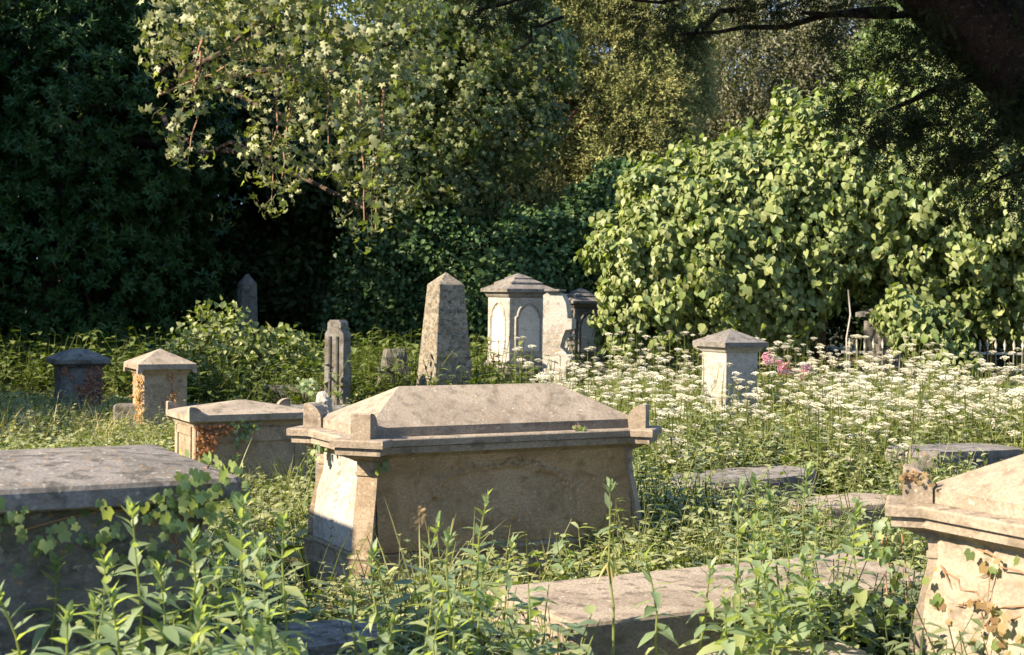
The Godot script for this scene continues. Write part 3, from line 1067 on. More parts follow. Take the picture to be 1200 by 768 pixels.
# leaves creeping over a flat face: origin, two axes along it and its normal, all in the world
func creeper(label: String, at: Vector3, ux: Vector3, uy: Vector3, out: Vector3, spots: Array, size: Vector2, mats: Array, s: int, joined := false, stems := 3, proud := 0.05) -> Node3D:
	rng.seed = s
	var t := thing("ivy", label, "ivy", at)
	for k in stems:
		var a: Vector2 = spots[rng.randi() % spots.size()]
		var b: Vector2 = spots[rng.randi() % spots.size()]
		var st := smooth()
		tube(st, wander(ux * a.x + uy * a.y + out * 0.006, ux * b.x + uy * b.y + out * 0.006, 8, 0.012), taper(0.004, 0.002, 8), 4)
		part("vine", done(st), M.twig, t)
	var sets := [[], []]
	for e in spots:
		var d := (-uy + ux * rng.randfn() * 0.8 + out * rng.randf_range(0.0, 0.5)).normalized()
		var n := (out + uy * 0.5 + rnd_dir() * 0.35).normalized()
		var p: Vector3 = ux * e.x + uy * e.y + out * rng.randf_range(0.01, proud)
		var w := Transform3D(aim(d, n, rng.randf_range(size.x, size.y)), p)
		if joined:
			sets[0].append(w)
			sets[1].append(tinted(mats[0], mats[1]))
		else:
			part("leaf", L.one_ivy[rng.randi() % 4], mats[rng.randi() % mats.size()], t, w)
	if joined:
		copies("leaves", L.one_ivy[1], M.leaf, sets[0], sets[1], t)
	return t

func cloud_of(n: int, lo: Vector2, hi: Vector2, s: int, fade := Vector2.ZERO) -> Array:
	rng.seed = s
	var f := FastNoiseLite.new()
	f.seed = s
	f.frequency = 3.0
	var out := []
	for k in n * 12:
		if out.size() >= n:
			break
		var p := Vector2(rng.randf_range(lo.x, hi.x), rng.randf_range(lo.y, hi.y))
		var u := (p - lo) / (hi - lo)
		if f.get_noise_2dv(p) * 0.5 + 0.5 + fade.dot(u - Vector2(0.5, 0.5)) > 0.5:
			out.append(p)
	return out

func lit(list: Array, rough := 0.5) -> Array:
	var out := []
	for c in list:
		out.append(leafy(c, rough))
	return out

func scatter(called: String, label: String, kinds: Array, m: Material, count: int, s: int, near: float, far: float, keep: Callable, a: Color, b: Color, size: Vector2, parent: Node3D = self) -> void:
	rng.seed = s
	var sets := {}
	var tints := {}
	var made := 0
	for tries in count * 10:
		if made >= count:
			break
		var d := sqrt(lerpf(near * near, far * far, rng.randf()))
		var x := rng.randf_range(-0.42, 0.42) * d
		if not open_ground(x, -d, 0.02):
			continue
		var k: float = keep.call(x, d)
		if rng.randf() > k:
			continue
		var mesh: Mesh = L[kinds[rng.randi() % kinds.size()]][rng.randi() % 3]
		if not sets.has(mesh):
			sets[mesh] = []
			tints[mesh] = []
		var y := Vector3(rng.randfn() * 0.12, 1, rng.randfn() * 0.12).normalized()
		sets[mesh].append(Transform3D(along(y, rng.randf() * TAU, rng.randf_range(size.x, size.y)), Vector3(x, -0.02, -d)))
		tints[mesh].append(tinted(a, b))
		made += 1
	for mesh in sets:
		var o := copies(numbered(called), mesh, m, sets[mesh], tints[mesh], parent)
		o.set_meta("label", label)
		o.set_meta("category", "undergrowth")

func ground_at(px: float, d: float) -> Vector3:
	var p := spot(px, 500, d)
	return Vector3(p.x, 0, p.z)

func build_plants() -> void:
	M.weeds = lit([Color(0.125, 0.17, 0.09), Color(0.16, 0.2, 0.115), Color(0.105, 0.15, 0.085), Color(0.2, 0.225, 0.1)])
	M.vine = lit([Color(0.16, 0.205, 0.065), Color(0.2, 0.235, 0.08), Color(0.13, 0.175, 0.06), Color(0.26, 0.28, 0.13), Color(0.12, 0.165, 0.07)], 0.42)
	M.planes = lit([Color(0.18, 0.2, 0.09), Color(0.24, 0.25, 0.12), Color(0.14, 0.17, 0.07), Color(0.3, 0.3, 0.17)])
	M.ivies = lit([Color(0.05, 0.08, 0.03), Color(0.07, 0.11, 0.035), Color(0.1, 0.13, 0.045), Color(0.04, 0.07, 0.035)], 0.35)
	M.dead = lit([Color(0.15, 0.085, 0.045), Color(0.11, 0.055, 0.03), Color(0.22, 0.14, 0.08)], 0.7)

	build_trees()
	build_meadow()
	build_foreground()

func build_trees() -> void:
	# dark evergreen at the left
	var b := blobs_at([[70, 330, 2.40], [100, 150, 2.40], [60, -40, 2.52], [-60, 200, 2.64], [140, 280, 1.08], [150, 90, 1.20], [120, 400, 1.08], [40, 420, 1.44]], 24.0)
	var t := tree("evergreen_tree", "dense dark glossy evergreen filling the left side of the picture", "tree", ground_at(50, 24.6), ground_at(55, 24.6) + Vector3.UP * 4, 0.16, b, M.bark, 301)
	crown(t, b, 10000, "holly", M.gloss, Color(0.014, 0.044, 0.01), Color(0.036, 0.078, 0.016), 11, {"shell": 0.75, "gaps": -0.15, "freq": 1.3, "size": 1.35, "lumps": 0.5})

	# plane tree whose limbs hang in from the upper left
	b = blobs_at([[235, 60, 0.66], [214, 130, 0.34], [222, 165, 0.24], [215, 20, 0.60], [300, 30, 0.72], [350, 60, 0.72], [400, 85, 0.72], [335, 125, 0.42], [318, 185, 0.46], [322, 225, 0.26], [385, 150, 0.54], [425, 180, 0.60], [428, 245, 0.34], [440, 110, 0.66], [460, 50, 0.72], [430, 10, 0.72], [370, 5, 0.60], [290, 95, 0.30], [265, -30, 0.84], [350, -50, 0.96], [450, -40, 0.96], [455, 210, 0.36]], 19.5)
	t = tree("plane_tree", "plane tree with sunlit hanging sprays of lobed leaves at upper left", "tree", ground_at(110, 26.5), spot(140, 90, 26.0), 0.2, b, M.bark, 302, "", 12)
	crown(t, b, 950, "plane", M.leaf, Color(0.17, 0.19, 0.08), Color(0.3, 0.3, 0.15), 12, {"shell": 0.2, "gaps": -0.02, "freq": 1.9, "hang": 0.9, "size": 0.95})
	near_leaves(t, b, 260, "one_lobed", M.planes, Vector2(0.1, 0.16), 13, 0.9, -0.2)
	rng.seed = 19
	for e in [[235, 60, 222, 178], [240, 40, 210, 140], [330, 60, 318, 235], [345, 90, 330, 210], [420, 90, 427, 262], [450, 100, 440, 270], [380, 60, 385, 180], [185, 112, 310, 58]]:
		var st := smooth()
		tube(st, wander(spot(e[0], e[1], 19.5) - t.position, spot(e[2], e[3], 19.2) - t.position, 6, 0.03), taper(0.02, 0.007, 6), 5)
		part("twig", done(st), M.twig, t)

	# the tree in the middle, mixed sun and shade
	b = blobs_at([[480, 70, 1.0], [530, 130, 1.1], [500, 200, 0.9], [560, 40, 1.1], [600, 150, 0.8], [455, 140, 0.8], [545, 225, 0.6], [475, 260, 0.6], [450, 320, 0.5], [500, 0, 1.1], [610, 70, 0.9], [560, -60, 1.2], [440, 210, 0.6]], 23.0)
	t = tree("broadleaf_tree", "tall mid-green broadleaf tree in the middle behind the obelisk", "tree", ground_at(520, 24), ground_at(525, 24) + Vector3.UP * 3, 0.17, b, M.bark, 303)
	crown(t, b, 5600, "plane", M.leaf, Color(0.075, 0.115, 0.04), Color(0.17, 0.185, 0.075), 14, {"shell": 0.4, "gaps": -0.08, "freq": 1.5, "hang": 0.5, "size": 0.82})

	# golden yew
	b = blobs_at([[640, 120, 1.2], [700, 60, 1.2], [640, 30, 1.2], [750, 130, 1.1], [700, 200, 1.0], [600, 225, 0.9], [650, 245, 0.8], [765, 185, 0.75], [560, 255, 0.7], [775, 90, 0.9], [760, 10, 1.2], [600, 110, 1.0], [560, 180, 0.8], [670, 160, 0.6], [740, 225, 0.6], [700, -50, 1.3]], 28.0, Vector3(1, 1.1, 1))
	t = tree("golden_yew", "golden-green yew with plumed branches behind the pedestal tombs", "tree", ground_at(690, 29.5), ground_at(690, 29.5) + Vector3.UP * 5, 0.22, b, M.redbark, 304, "", 14)
	crown(t, b, 7000, "yewfar", M.needle, Color(0.165, 0.195, 0.065), Color(0.31, 0.295, 0.115), 15, {"shell": 0.55, "gaps": -0.06, "freq": 1.7, "size": 1.2, "lumps": 0.6})
	rng.seed = 20
	for e in [[668, 138, 690, 112], [678, 150, 704, 118], [700, 145, 716, 116]]:
		var st := smooth()
		tube(st, [spot(e[0], e[1], 27.0) - t.position, spot(e[2], e[3], 27.2) - t.position], [0.035, 0.02], 6)
		part("limb", done(st), M.redbark, t)

	# dark thickets under the trees
	b = blobs_at([[460, 320, 0.9], [510, 290, 0.9], [430, 380, 0.7], [500, 370, 0.8], [545, 330, 0.8]], 23.0)
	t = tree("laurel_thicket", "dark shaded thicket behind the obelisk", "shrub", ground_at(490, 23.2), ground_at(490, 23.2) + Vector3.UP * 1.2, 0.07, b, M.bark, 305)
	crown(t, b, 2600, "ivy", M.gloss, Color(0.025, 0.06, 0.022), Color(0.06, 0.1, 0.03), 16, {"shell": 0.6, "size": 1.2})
	b = blobs_at([[580, 330, 1.0], [640, 325, 1.0], [600, 380, 1.0], [690, 345, 0.9], [700, 280, 0.8], [650, 390, 0.9], [735, 245, 0.7], [620, 285, 0.5]], 22.8)
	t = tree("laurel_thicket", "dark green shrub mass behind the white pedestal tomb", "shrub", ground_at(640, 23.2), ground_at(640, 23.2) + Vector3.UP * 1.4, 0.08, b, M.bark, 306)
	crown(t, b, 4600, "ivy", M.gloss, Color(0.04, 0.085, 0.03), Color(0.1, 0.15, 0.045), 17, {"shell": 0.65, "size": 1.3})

	# the vine-covered bank on the right, three bushes of heart-shaped leaves
	var banks := [
		["bright heart-leaved vine bush at the left end of the leafy bank", [[765, 300, 0.8], [755, 370, 0.6], [810, 258, 0.95], [850, 300, 1.2], [870, 245, 1.0], [790, 330, 0.75], [880, 360, 0.6], [780, 232, 0.55], [735, 405, 0.3]], 820, 6800],
		["tallest heart-leaved vine bush in the middle of the leafy bank", [[940, 250, 1.15], [960, 212, 1.05], [905, 320, 0.9], [1020, 220, 1.2], [1000, 190, 0.9], [925, 385, 0.35], [1060, 260, 0.7], [898, 228, 0.65], [975, 300, 0.5]], 960, 6800],
		["heart-leaved vine bush trailing over the railing at the right edge", [[1110, 260, 1.4], [1180, 250, 1.4], [1100, 180, 1.3], [1195, 330, 0.45], [1090, 340, 0.6], [1090, 395, 0.42, 18.0], [1118, 425, 0.3, 17.9], [1240, 300, 1.4], [1180, 180, 1.1], [1060, 370, 0.35, 18.1]], 1155, 8000],
	]
	for k in 3:
		b = blobs_at(banks[k][1], 19.3, Vector3(1, 1, 0.85))
		t = tree("vine_bush", banks[k][0], "vine", ground_at(banks[k][2], 19.9), ground_at(banks[k][2], 19.9) + Vector3.UP * 1.6, 0.1, b, M.redbark, 310 + k, "vine bushes of the leafy bank")
		crown(t, b, banks[k][3], "heart", M.leaf, Color(0.145, 0.19, 0.06), Color(0.25, 0.275, 0.105), 20 + k, {"shell": 0.72, "gaps": -0.08, "freq": 1.6, "hang": 0.15, "tips_down": true, "size": 0.74, "lumps": 0.6})
		near_leaves(t, b, 290, "one_heart", M.vine, Vector2(0.075, 0.13), 30 + k, 0.8, 0.15, {"seed": 20 + k, "freq": 1.6, "lumps": 0.6})

	# grey weeping tree beyond the bank
	b = blobs_at([[850, 95, 1.3], [900, 70, 1.6], [950, 80, 1.4], [835, 135, 0.9], [905, 125, 1.2], [985, 40, 1.5], [930, 10, 1.6], [1040, 60, 1.2]], 33.0, Vector3(1, 1.2, 1))
	t = tree("weeping_tree", "pale grey weeping tree beyond the leafy bank", "tree", ground_at(905, 34), ground_at(905, 34) + Vector3.UP * 5.5, 0.2, b, M.pale, 320)
	crown(t, b, 3000, "willow", M.leaf, Color(0.13, 0.14, 0.075), Color(0.22, 0.21, 0.13), 24, {"shell": 0.3, "gaps": -0.15, "freq": 1.2, "hang": 1.6, "size": 1.5})
	b = blobs_at([[1040, 90, 1.0], [1090, 60, 1.3], [1150, 40, 1.5], [1060, 130, 0.9], [1210, 100, 1.5]], 27.0)
	t = tree("broadleaf_tree", "green tree showing beneath the dark yew branch at upper right", "tree", ground_at(1110, 27.5), ground_at(1110, 27.5) + Vector3.UP * 4, 0.16, b, M.bark, 321)
	crown(t, b, 1900, "small", M.leaf, Color(0.06, 0.11, 0.03), Color(0.14, 0.17, 0.05), 25, {"shell": 0.4, "size": 1.2})

	# the wood behind
	var wood := [[-40, 33, 10.5, 3.2], [130, 28, 10.5, 3.0], [260, 30, 10.0, 2.8], [345, 31, 7.2, 2.4], [410, 27.5, 5.6, 2.0], [500, 33, 8.2, 2.6], [610, 36, 8.6, 2.6], [780, 38, 8.0, 2.8], [880, 42, 7.2, 3.0], [1010, 40, 7.4, 2.8], [1130, 36, 8.0, 3.0], [1250, 34, 8.8, 3.0]]
	var words := ["behind the left evergreen's outer edge", "behind the left evergreen", "behind the hanging plane sprays", "in the dark gap right of the plane sprays", "low in the dark behind the headstone", "behind the middle broadleaf tree", "beyond the golden yew's left side", "beyond the golden yew's right side", "beyond the weeping tree", "beyond the bank's highest bush", "beyond the green tree at upper right", "behind the yew limb at the right edge"]
	for k in wood.size():
		var e: Array = wood[k]
		var p := ground_at(e[0], e[1])
		b = []
		rng.seed = 500 + k
		var h: float = e[2]
		for j in 9:
			var a := TAU * j / 9.0 * 2.0
			b.append([p + Vector3(cos(a) * e[3] * 0.5, lerpf(h * 0.12, h * 0.85, j / 8.0), sin(a) * e[3] * 0.4), Vector3.ONE * e[3] * rng.randf_range(0.42, 0.62)])
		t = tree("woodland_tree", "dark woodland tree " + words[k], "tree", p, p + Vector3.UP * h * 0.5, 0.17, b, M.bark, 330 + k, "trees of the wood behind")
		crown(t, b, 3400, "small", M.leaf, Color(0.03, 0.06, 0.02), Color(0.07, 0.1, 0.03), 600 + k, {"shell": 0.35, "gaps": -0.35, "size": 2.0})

	# trees out of the picture to the left, which keep the evergreen and the wood in shade
	for k in 4:
		var p := Vector3([-11.0, -13.5, -14.5, -12.5][k], 0, [-14.0, -23.0, -29, -18.9][k])
		b = []
		rng.seed = 700 + k
		for j in 10:
			var a := TAU * j * 0.382
			b.append([p + Vector3(cos(a) * 1.7, lerpf(1.0, 8.0, j / 9.0) * (0.45 if k == 0 else 1.0), sin(a) * (0.4 if k == 0 or k == 3 else 1.9)), Vector3.ONE * rng.randf_range(1.5, 2.0) * (0.72 if k == 0 else 1.0)])
		t = tree("woodland_tree", "tall tree left of the picture, %s of the row" % ["nearest", "second", "third", "outermost"][k], "tree", p, p + Vector3.UP * 6, 0.25, b, M.bark, 340 + k, "shading trees to the left")
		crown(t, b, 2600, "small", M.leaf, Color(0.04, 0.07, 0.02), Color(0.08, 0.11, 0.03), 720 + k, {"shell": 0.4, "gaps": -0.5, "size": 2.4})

	# a low thorn out of the picture, shading the grass beside the left pier
	var low := Vector3(-8.4, 0, -12.3)
	b = [[low + Vector3(0, 1.0, 0), Vector3(1.3, 1.0, 1.3)], [low + Vector3(0.2, 1.9, 0.3), Vector3(1.1, 0.8, 1.1)], [low + Vector3(-0.4, 1.2, -1.0), Vector3(1.0, 1.0, 1.0)]]
	t = tree("thorn_bush", "low thorn bush left of the picture beside the capped pier", "bush", low, low + Vector3.UP, 0.06, b, M.bark, 351)
	crown(t, b, 900, "small", M.leaf, Color(0.05, 0.08, 0.02), Color(0.1, 0.13, 0.04), 752, {"shell": 0.3, "size": 1.5})

	# the yew overhead
	var foot := Vector3(4.4, 0, -4.2)
	var sprays := [[1015, 60, 0.16], [1030, 105, 0.15], [1010, 145, 0.11], [1050, 130, 0.12], [1085, 110, 0.15], [1105, 160, 0.15], [1060, 175, 0.1], [1140, 150, 0.18], [1160, 195, 0.16], [1185, 165, 0.16], [1120, 205, 0.1], [1190, 225, 0.1], [1000, 20, 0.12], [930, 2, 0.07], [893, 14, 0.07], [850, 8, 0.06], [810, 22, 0.08], [772, 35, 0.08], [752, 60, 0.06], [800, 62, 0.04], [735, 0, 0.05], [640, -10, 0.05], [600, 2, 0.07], [565, 4, 0.06], [592, 22, 0.04], [960, -16, 0.08], [1080, 70, 0.13], [1170, 110, 0.2], [1200, 60, 0.25], [1120, 20, 0.2]]
	b = blobs_at(sprays, 5.6)
	t = thing("overhanging_yew", "dark yew whose thick limb and sprays overhang the upper right", "tree", foot)
	var st := smooth()
	tube(st, wander(Vector3(0, -0.2, 0), Vector3(-0.3, 1.6, -0.7), 5, 0.05), taper(0.5, 0.36, 5), 12)
	part("trunk", done(st), M.yewbark, t)
	st = smooth()
	tube(st, [Vector3(-0.3, 1.5, -0.7), spot(1300, 190, 5.6) - foot, spot(1205, 75, 5.6) - foot, spot(1110, -10, 5.6) - foot, spot(1010, -120, 5.5) - foot, spot(880, -330, 5.3) - foot], [0.36, 0.24, 0.2, 0.17, 0.15, 0.1], 12)
	part("limb", done(st), M.yewbark, t)
	rng.seed = 77
	for e in [[1150, 20, 940, 15, 0.02], [1050, 12, 800, 40, 0.016], [960, -20, 740, 0, 0.014], [860, 12, 795, 48, 0.012], [740, -30, 560, 12, 0.014], [660, 20, 600, 62, 0.008], [1200, 70, 1040, 130, 0.02], [1240, 120, 1130, 190, 0.018], [1230, 130, 1170, 160, 0.014], [1260, 170, 1160, 215, 0.012]]:
		st = smooth()
		tube(st, wander(spot(e[0], e[1], 5.65) - foot, spot(e[2], e[3], 5.6) - foot, 6, 0.02), taper(e[4], e[4] * 0.4, 6), 6)
		part("branch", done(st), M.yewbark, t)
	crown(t, b, 330, "yew", M.needle, Color(0.016, 0.024, 0.01), Color(0.04, 0.048, 0.018), 78, {"shell": 0.1, "gaps": -0.02, "freq": 5.0, "hang": 0.9, "size": 0.5})
	# the rest of its crown above the picture
	b = []
	rng.seed = 79
	for e in [[-0.9, 3.35, -4.9, 0.6], [-0.2, 3.3, -5.2, 0.6], [0.5, 3.3, -5.4, 0.65], [1.2, 3.4, -5.4, 0.7], [0.0, 3.7, -4.3, 0.8], [0.9, 3.7, -4.4, 0.8], [-0.7, 3.9, -4.2, 0.7], [2.0, 3.5, -5.2, 0.8], [2.6, 3.3, -4.4, 1.0], [3.6, 3.6, -4.5, 1.2], [1.8, 4.2, -4.6, 1.0], [0.6, 4.4, -4.9, 0.9], [-0.6, 4.5, -4.8, 0.8], [4.4, 4.6, -4.2, 1.4], [3.0, 4.8, -4.6, 1.2]]:
		b.append([Vector3(e[0], e[1] + 0.3, e[2]), Vector3(e[3], e[3] * 0.55, e[3])])
	crown(t, b, 5200, "yewfar", M.needle, Color(0.016, 0.024, 0.01), Color(0.04, 0.048, 0.018), 80, {"shell": 0.2, "gaps": -0.5, "size": 1.1})

func build_meadow() -> void:
	var patch := FastNoiseLite.new()
	patch.seed = 12
	patch.frequency = 0.5
	var everywhere := func(x: float, d: float) -> float: return 1.0
	scatter("ground_cover", "low leafy weeds covering the ground between the graves", ["low", "low", "weed"], M.leaf, 15000, 91, 5.0, 24.0, everywhere, Color(0.19, 0.225, 0.08), Color(0.35, 0.345, 0.16), Vector2(0.7, 1.25))
	scatter("meadow_grass", "tufts of meadow grass between the graves", ["grass"], M.leaf, 1000, 92, 6.0, 22.0, func(x: float, d: float) -> float: return clampf(0.45 + patch.get_noise_2d(x, d), 0.05, 1) * (0.15 if x < -0.18 * d else 1.0), Color(0.13, 0.16, 0.045), Color(0.26, 0.25, 0.1), Vector2(0.7, 1.2))
	scatter("tall_undergrowth", "taller weeds filling the beds around the slabs", ["weed"], M.leaf, 2000, 93, 6.2, 15.0, func(x: float, d: float) -> float: return 0.9 if x > 0.6 and d < 14.0 else 0.0, Color(0.18, 0.22, 0.075), Color(0.32, 0.33, 0.15), Vector2(0.9, 1.5))
	scatter("foreground_undergrowth", "weedy undergrowth filling the front of the picture", ["weed", "low"], M.leaf, 1100, 96, 3.9, 6.2, func(x: float, d: float) -> float: return 0.0 if x > -0.175 * d and x < -0.095 * d else 1.0 if x < -0.13 * d or x > 0.17 * d else 0.3 if x < -0.03 * d else 0.0, Color(0.13, 0.17, 0.075), Color(0.21, 0.24, 0.11), Vector2(1.0, 1.5))
	scatter("flower_foliage", "leafy green filling between the white umbels", ["weed", "low"], M.leaf, 3000, 97, 10.0, 18.5, func(x: float, d: float) -> float: return 1.0 if x > 0.03 * d else 0.0, Color(0.19, 0.225, 0.08), Color(0.34, 0.34, 0.15), Vector2(1.2, 1.9))
	rng.seed = 98
	var low_at := []
	var low_tint := []
	for k in 150:
		var q := local(Vector3(2.36, -0.02, -15.32), rng.randf_range(-1.1, 0.3), rng.randf_range(0.3, 2.2))
		low_at.append(Transform3D(along(Vector3.UP, rng.randf() * TAU, rng.randf_range(0.7, 1.2)), q))
		low_tint.append(tinted(Color(0.19, 0.225, 0.08), Color(0.35, 0.345, 0.16)))
	var clearing := copies("low_weeds", L.low[0], M.leaf, low_at, low_tint, self)
	clearing.set_meta("label", "low pale weeds at the foot of the pale pier")
	clearing.set_meta("category", "undergrowth")
	# straw and lit weeds under the trees at the left
	scatter("dry_grass", "straw-coloured grass by the left piers", ["grass"], M.leaf, 60, 94, 12.5, 16.0, func(x: float, d: float) -> float: return 1.0 if x < -0.24 * d else 0.0, Color(0.3, 0.24, 0.1), Color(0.4, 0.32, 0.15), Vector2(0.7, 1.2))
	scatter("back_undergrowth", "waist-high weeds under the trees behind the left tombs", ["weed"], M.leaf, 1900, 95, 15.5, 22.0, func(x: float, d: float) -> float: return 1.0 if x < 0.05 * d and (x > -0.24 * d or d > 18.0) else 0.0, Color(0.1, 0.14, 0.035), Color(0.18, 0.2, 0.06), Vector2(1.6, 2.8))

	# leafy bushes catching the sun behind the small tomb
	for e in [["sunlit leafy bush beside the far dark obelisk", 255, 405, 17.2, 0.42, 261], ["dim leafy bush right of the far dark obelisk", 335, 425, 17.4, 0.36, 262]]:
		var c := spot(e[1], e[2], e[3])
		var b := [[c, Vector3(0.5, 0.42, 0.4) * e[4] / 0.42], [c + Vector3(-0.3, -0.25, 0), Vector3.ONE * e[4] * 0.8], [c + Vector3(0.3, -0.3, 0.1), Vector3.ONE * e[4] * 0.8], [Vector3(c.x, 0.3, c.z), Vector3(0.6, 0.4, 0.4)]]
		var t := tree("bush", e[0], "bush", Vector3(c.x, 0, c.z), Vector3(c.x, c.y * 0.6, c.z), 0.02, b, M.twig, e[5])
		crown(t, b, 420, "ivy", M.leaf, Color(0.15, 0.19, 0.06), Color(0.27, 0.28, 0.11), e[5], {"shell": 0.2, "gaps": -0.05, "freq": 2.5, "size": 1.15, "lumps": 0.7})

	# white umbels: single plants in front, the mass behind
	var protos := []
	for v in 6:
		rng.seed = 800 + v
		var t := Node3D.new()
		var st := smooth()
		var high := 0.8
		var main_top := Vector3(rng.randfn() * 0.05, high, rng.randfn() * 0.05)
		tube(st, [Vector3.ZERO, main_top * 0.5 + Vector3(rng.randfn() * 0.02, 0, 0), main_top], [0.006, 0.005, 0.003], 5)
		var tops := [main_top]
		for k in 4:
			var a := k * 1.7 + rng.randf()
			var y := rng.randf_range(0.35, 0.6)
			var p: Vector3 = main_top * y + Vector3(cos(a), 0, sin(a)) * 0.16 + Vector3.UP * rng.randf_range(0.18, 0.32)
			tube(st, [main_top * y, main_top * y + (p - main_top * y) * Vector3(0.8, 0.45, 0.8), p], [0.004, 0.003, 0.002], 4)
			tops.append(p)
		var stem := done(st)
		protos.append([t, stem, tops])
	rng.seed = 820
	var white := leafy(Color(0.56, 0.53, 0.4), 0.8, Color(0.5, 0.5, 0.42))
	var cream := leafy(Color(0.5, 0.46, 0.31), 0.8, Color(0.5, 0.5, 0.4))
	var made := 0
	for tries in 4000:
		if made >= 170:
			break
		var d := rng.randf_range(9.8, 15.5)
		var px := rng.randf_range(620, 1215)
		var p := ground_at(px, d)
		if not open_ground(p.x, p.z, 0.08) or (px < 760 and d < 12.0) or (d < 12.0 and rng.randf() < 0.7) or (px < 860 and px > 800 and d < 15.3 and rng.randf() < 0.8):
			continue
		var v: Array = protos[rng.randi() % 6]
		var t := thing("umbel_plant", "white flat-topped umbel flower plant near the front of the flower mass", "flower", p, rng.randf() * TAU, "white umbel plants in the meadow")
		var k := rng.randf_range(0.75, 1.15) * lerpf(0.72, 1.0, smoothstep(9.5, 14.0, d))
		t.scale = Vector3.ONE * k
		part("stem", v[1], M.stem, t)
		for h in v[2]:
			if rng.randf() < 0.9:
				part("flower_head", L.umbel[rng.randi() % 3], white if rng.randf() < 0.7 else cream, t, Transform3D(Basis(Vector3(1, 0, 0.3).normalized(), rng.randfn() * 0.12).scaled(Vector3.ONE * rng.randf_range(0.5, 0.9)), h + Vector3.UP * 0.045))
		made += 1
	for v in protos:
		v[0].free()
	var heads := []
	var tints := []
	var stalks := []
	var greens := []
	var st := smooth()
	tube(st, [Vector3.ZERO, Vector3(0.01, 0.5, 0.0), Vector3(0, 1, 0)], [0.006, 0.005, 0.003], 4)
	for k in 5:
		leaf(st, Vector3(0, 0.25 + 0.13 * k, 0), Vector3(cos(k * 2.4), 0.4, sin(k * 2.4)), Vector3.UP, 0.14, 0.05, LANCE, 0.3, 0.4)
	var stalk := done(st)
	for tries in 9000:
		if heads.size() >= 750:
			break
		var d := rng.randf_range(10.0, 19.2)
		var px := rng.randf_range(600, 1240)
		var p := ground_at(px, d)
		var dense := clampf(0.5 + patch.get_noise_2d(p.x * 2.2, p.z * 2.2) * 1.1, 0.05, 1.0)
		if rng.randf() > dense or not open_ground(p.x, p.z, 0.05) or (px < 770 and d < 13.0) or (px < 660 and d < 15.0) or (px > 1130 and d > 14.5 and rng.randf() < 0.75) or (px < 860 and px > 805 and d < 15.3 and rng.randf() < 0.8):
			continue
		var high := rng.randf_range(0.4, 0.95) * lerpf(0.8, 1.08, smoothstep(11.0, 18.0, d))
		stalks.append(Transform3D(Basis(Vector3(rng.randfn(), 0, rng.randfn()).normalized(), rng.randfn() * 0.06) * Basis(Vector3.UP, rng.randf() * TAU) * Basis.IDENTITY.scaled(Vector3(1, high, 1)), p))
		greens.append(tinted(Color(0.17, 0.2, 0.07), Color(0.27, 0.28, 0.11)))
		heads.append(Transform3D(Basis(Vector3(1, 0, 0.3).normalized(), rng.randfn() * 0.12).scaled(Vector3.ONE * rng.randf_range(0.5, 0.95)), p + Vector3.UP * (high + 0.03)))
		tints.append(tinted(Color(0.56, 0.53, 0.4), Color(0.5, 0.46, 0.31)))
	var o := copies("umbel_flower_mass", L.umbel[0], M.petal, heads, tints, self)
	o.set_meta("label", "mass of white umbel flowers in front of the railing")
	o.set_meta("category", "flowers")
	o = copies("umbel_stalks", stalk, M.leaf, stalks, greens, self)
	o.set_meta("label", "green stalks and leaves under the mass of white umbels")
	o.set_meta("category", "stalks")

	# pink flowers beside the pale pier
	var pink := leafy(Color(0.62, 0.3, 0.36), 0.7, Color(0.6, 0.3, 0.35))
	var k2 := 0
	for e in [[922, 432, "left"], [943, 437, "right"], [902, 418, "back"]]:
		var c := spot(e[0], e[1], 16.2)
		var t := thing("pink_flower", "pink flower cluster beside the pale pier, the %s one" % e[2], "flower", Vector3(c.x, 0, c.z), 0.0, "pink flowers beside the pale pier")
		st = smooth()
		tube(st, [Vector3.ZERO, Vector3(0, c.y, 0)], [0.007, 0.004], 5)
		part("stem", done(st), M.stem, t)
		rng.seed = 840 + k2
		for j in 5:
			part("flower_head", L.umbel[j % 3], pink, t, Transform3D(Basis(rnd_dir(), 0.5).scaled(Vector3(0.9, 1.6, 0.9)), Vector3(rng.randfn() * 0.05, c.y + rng.randfn() * 0.03, rng.randfn() * 0.05)))
		k2 += 1

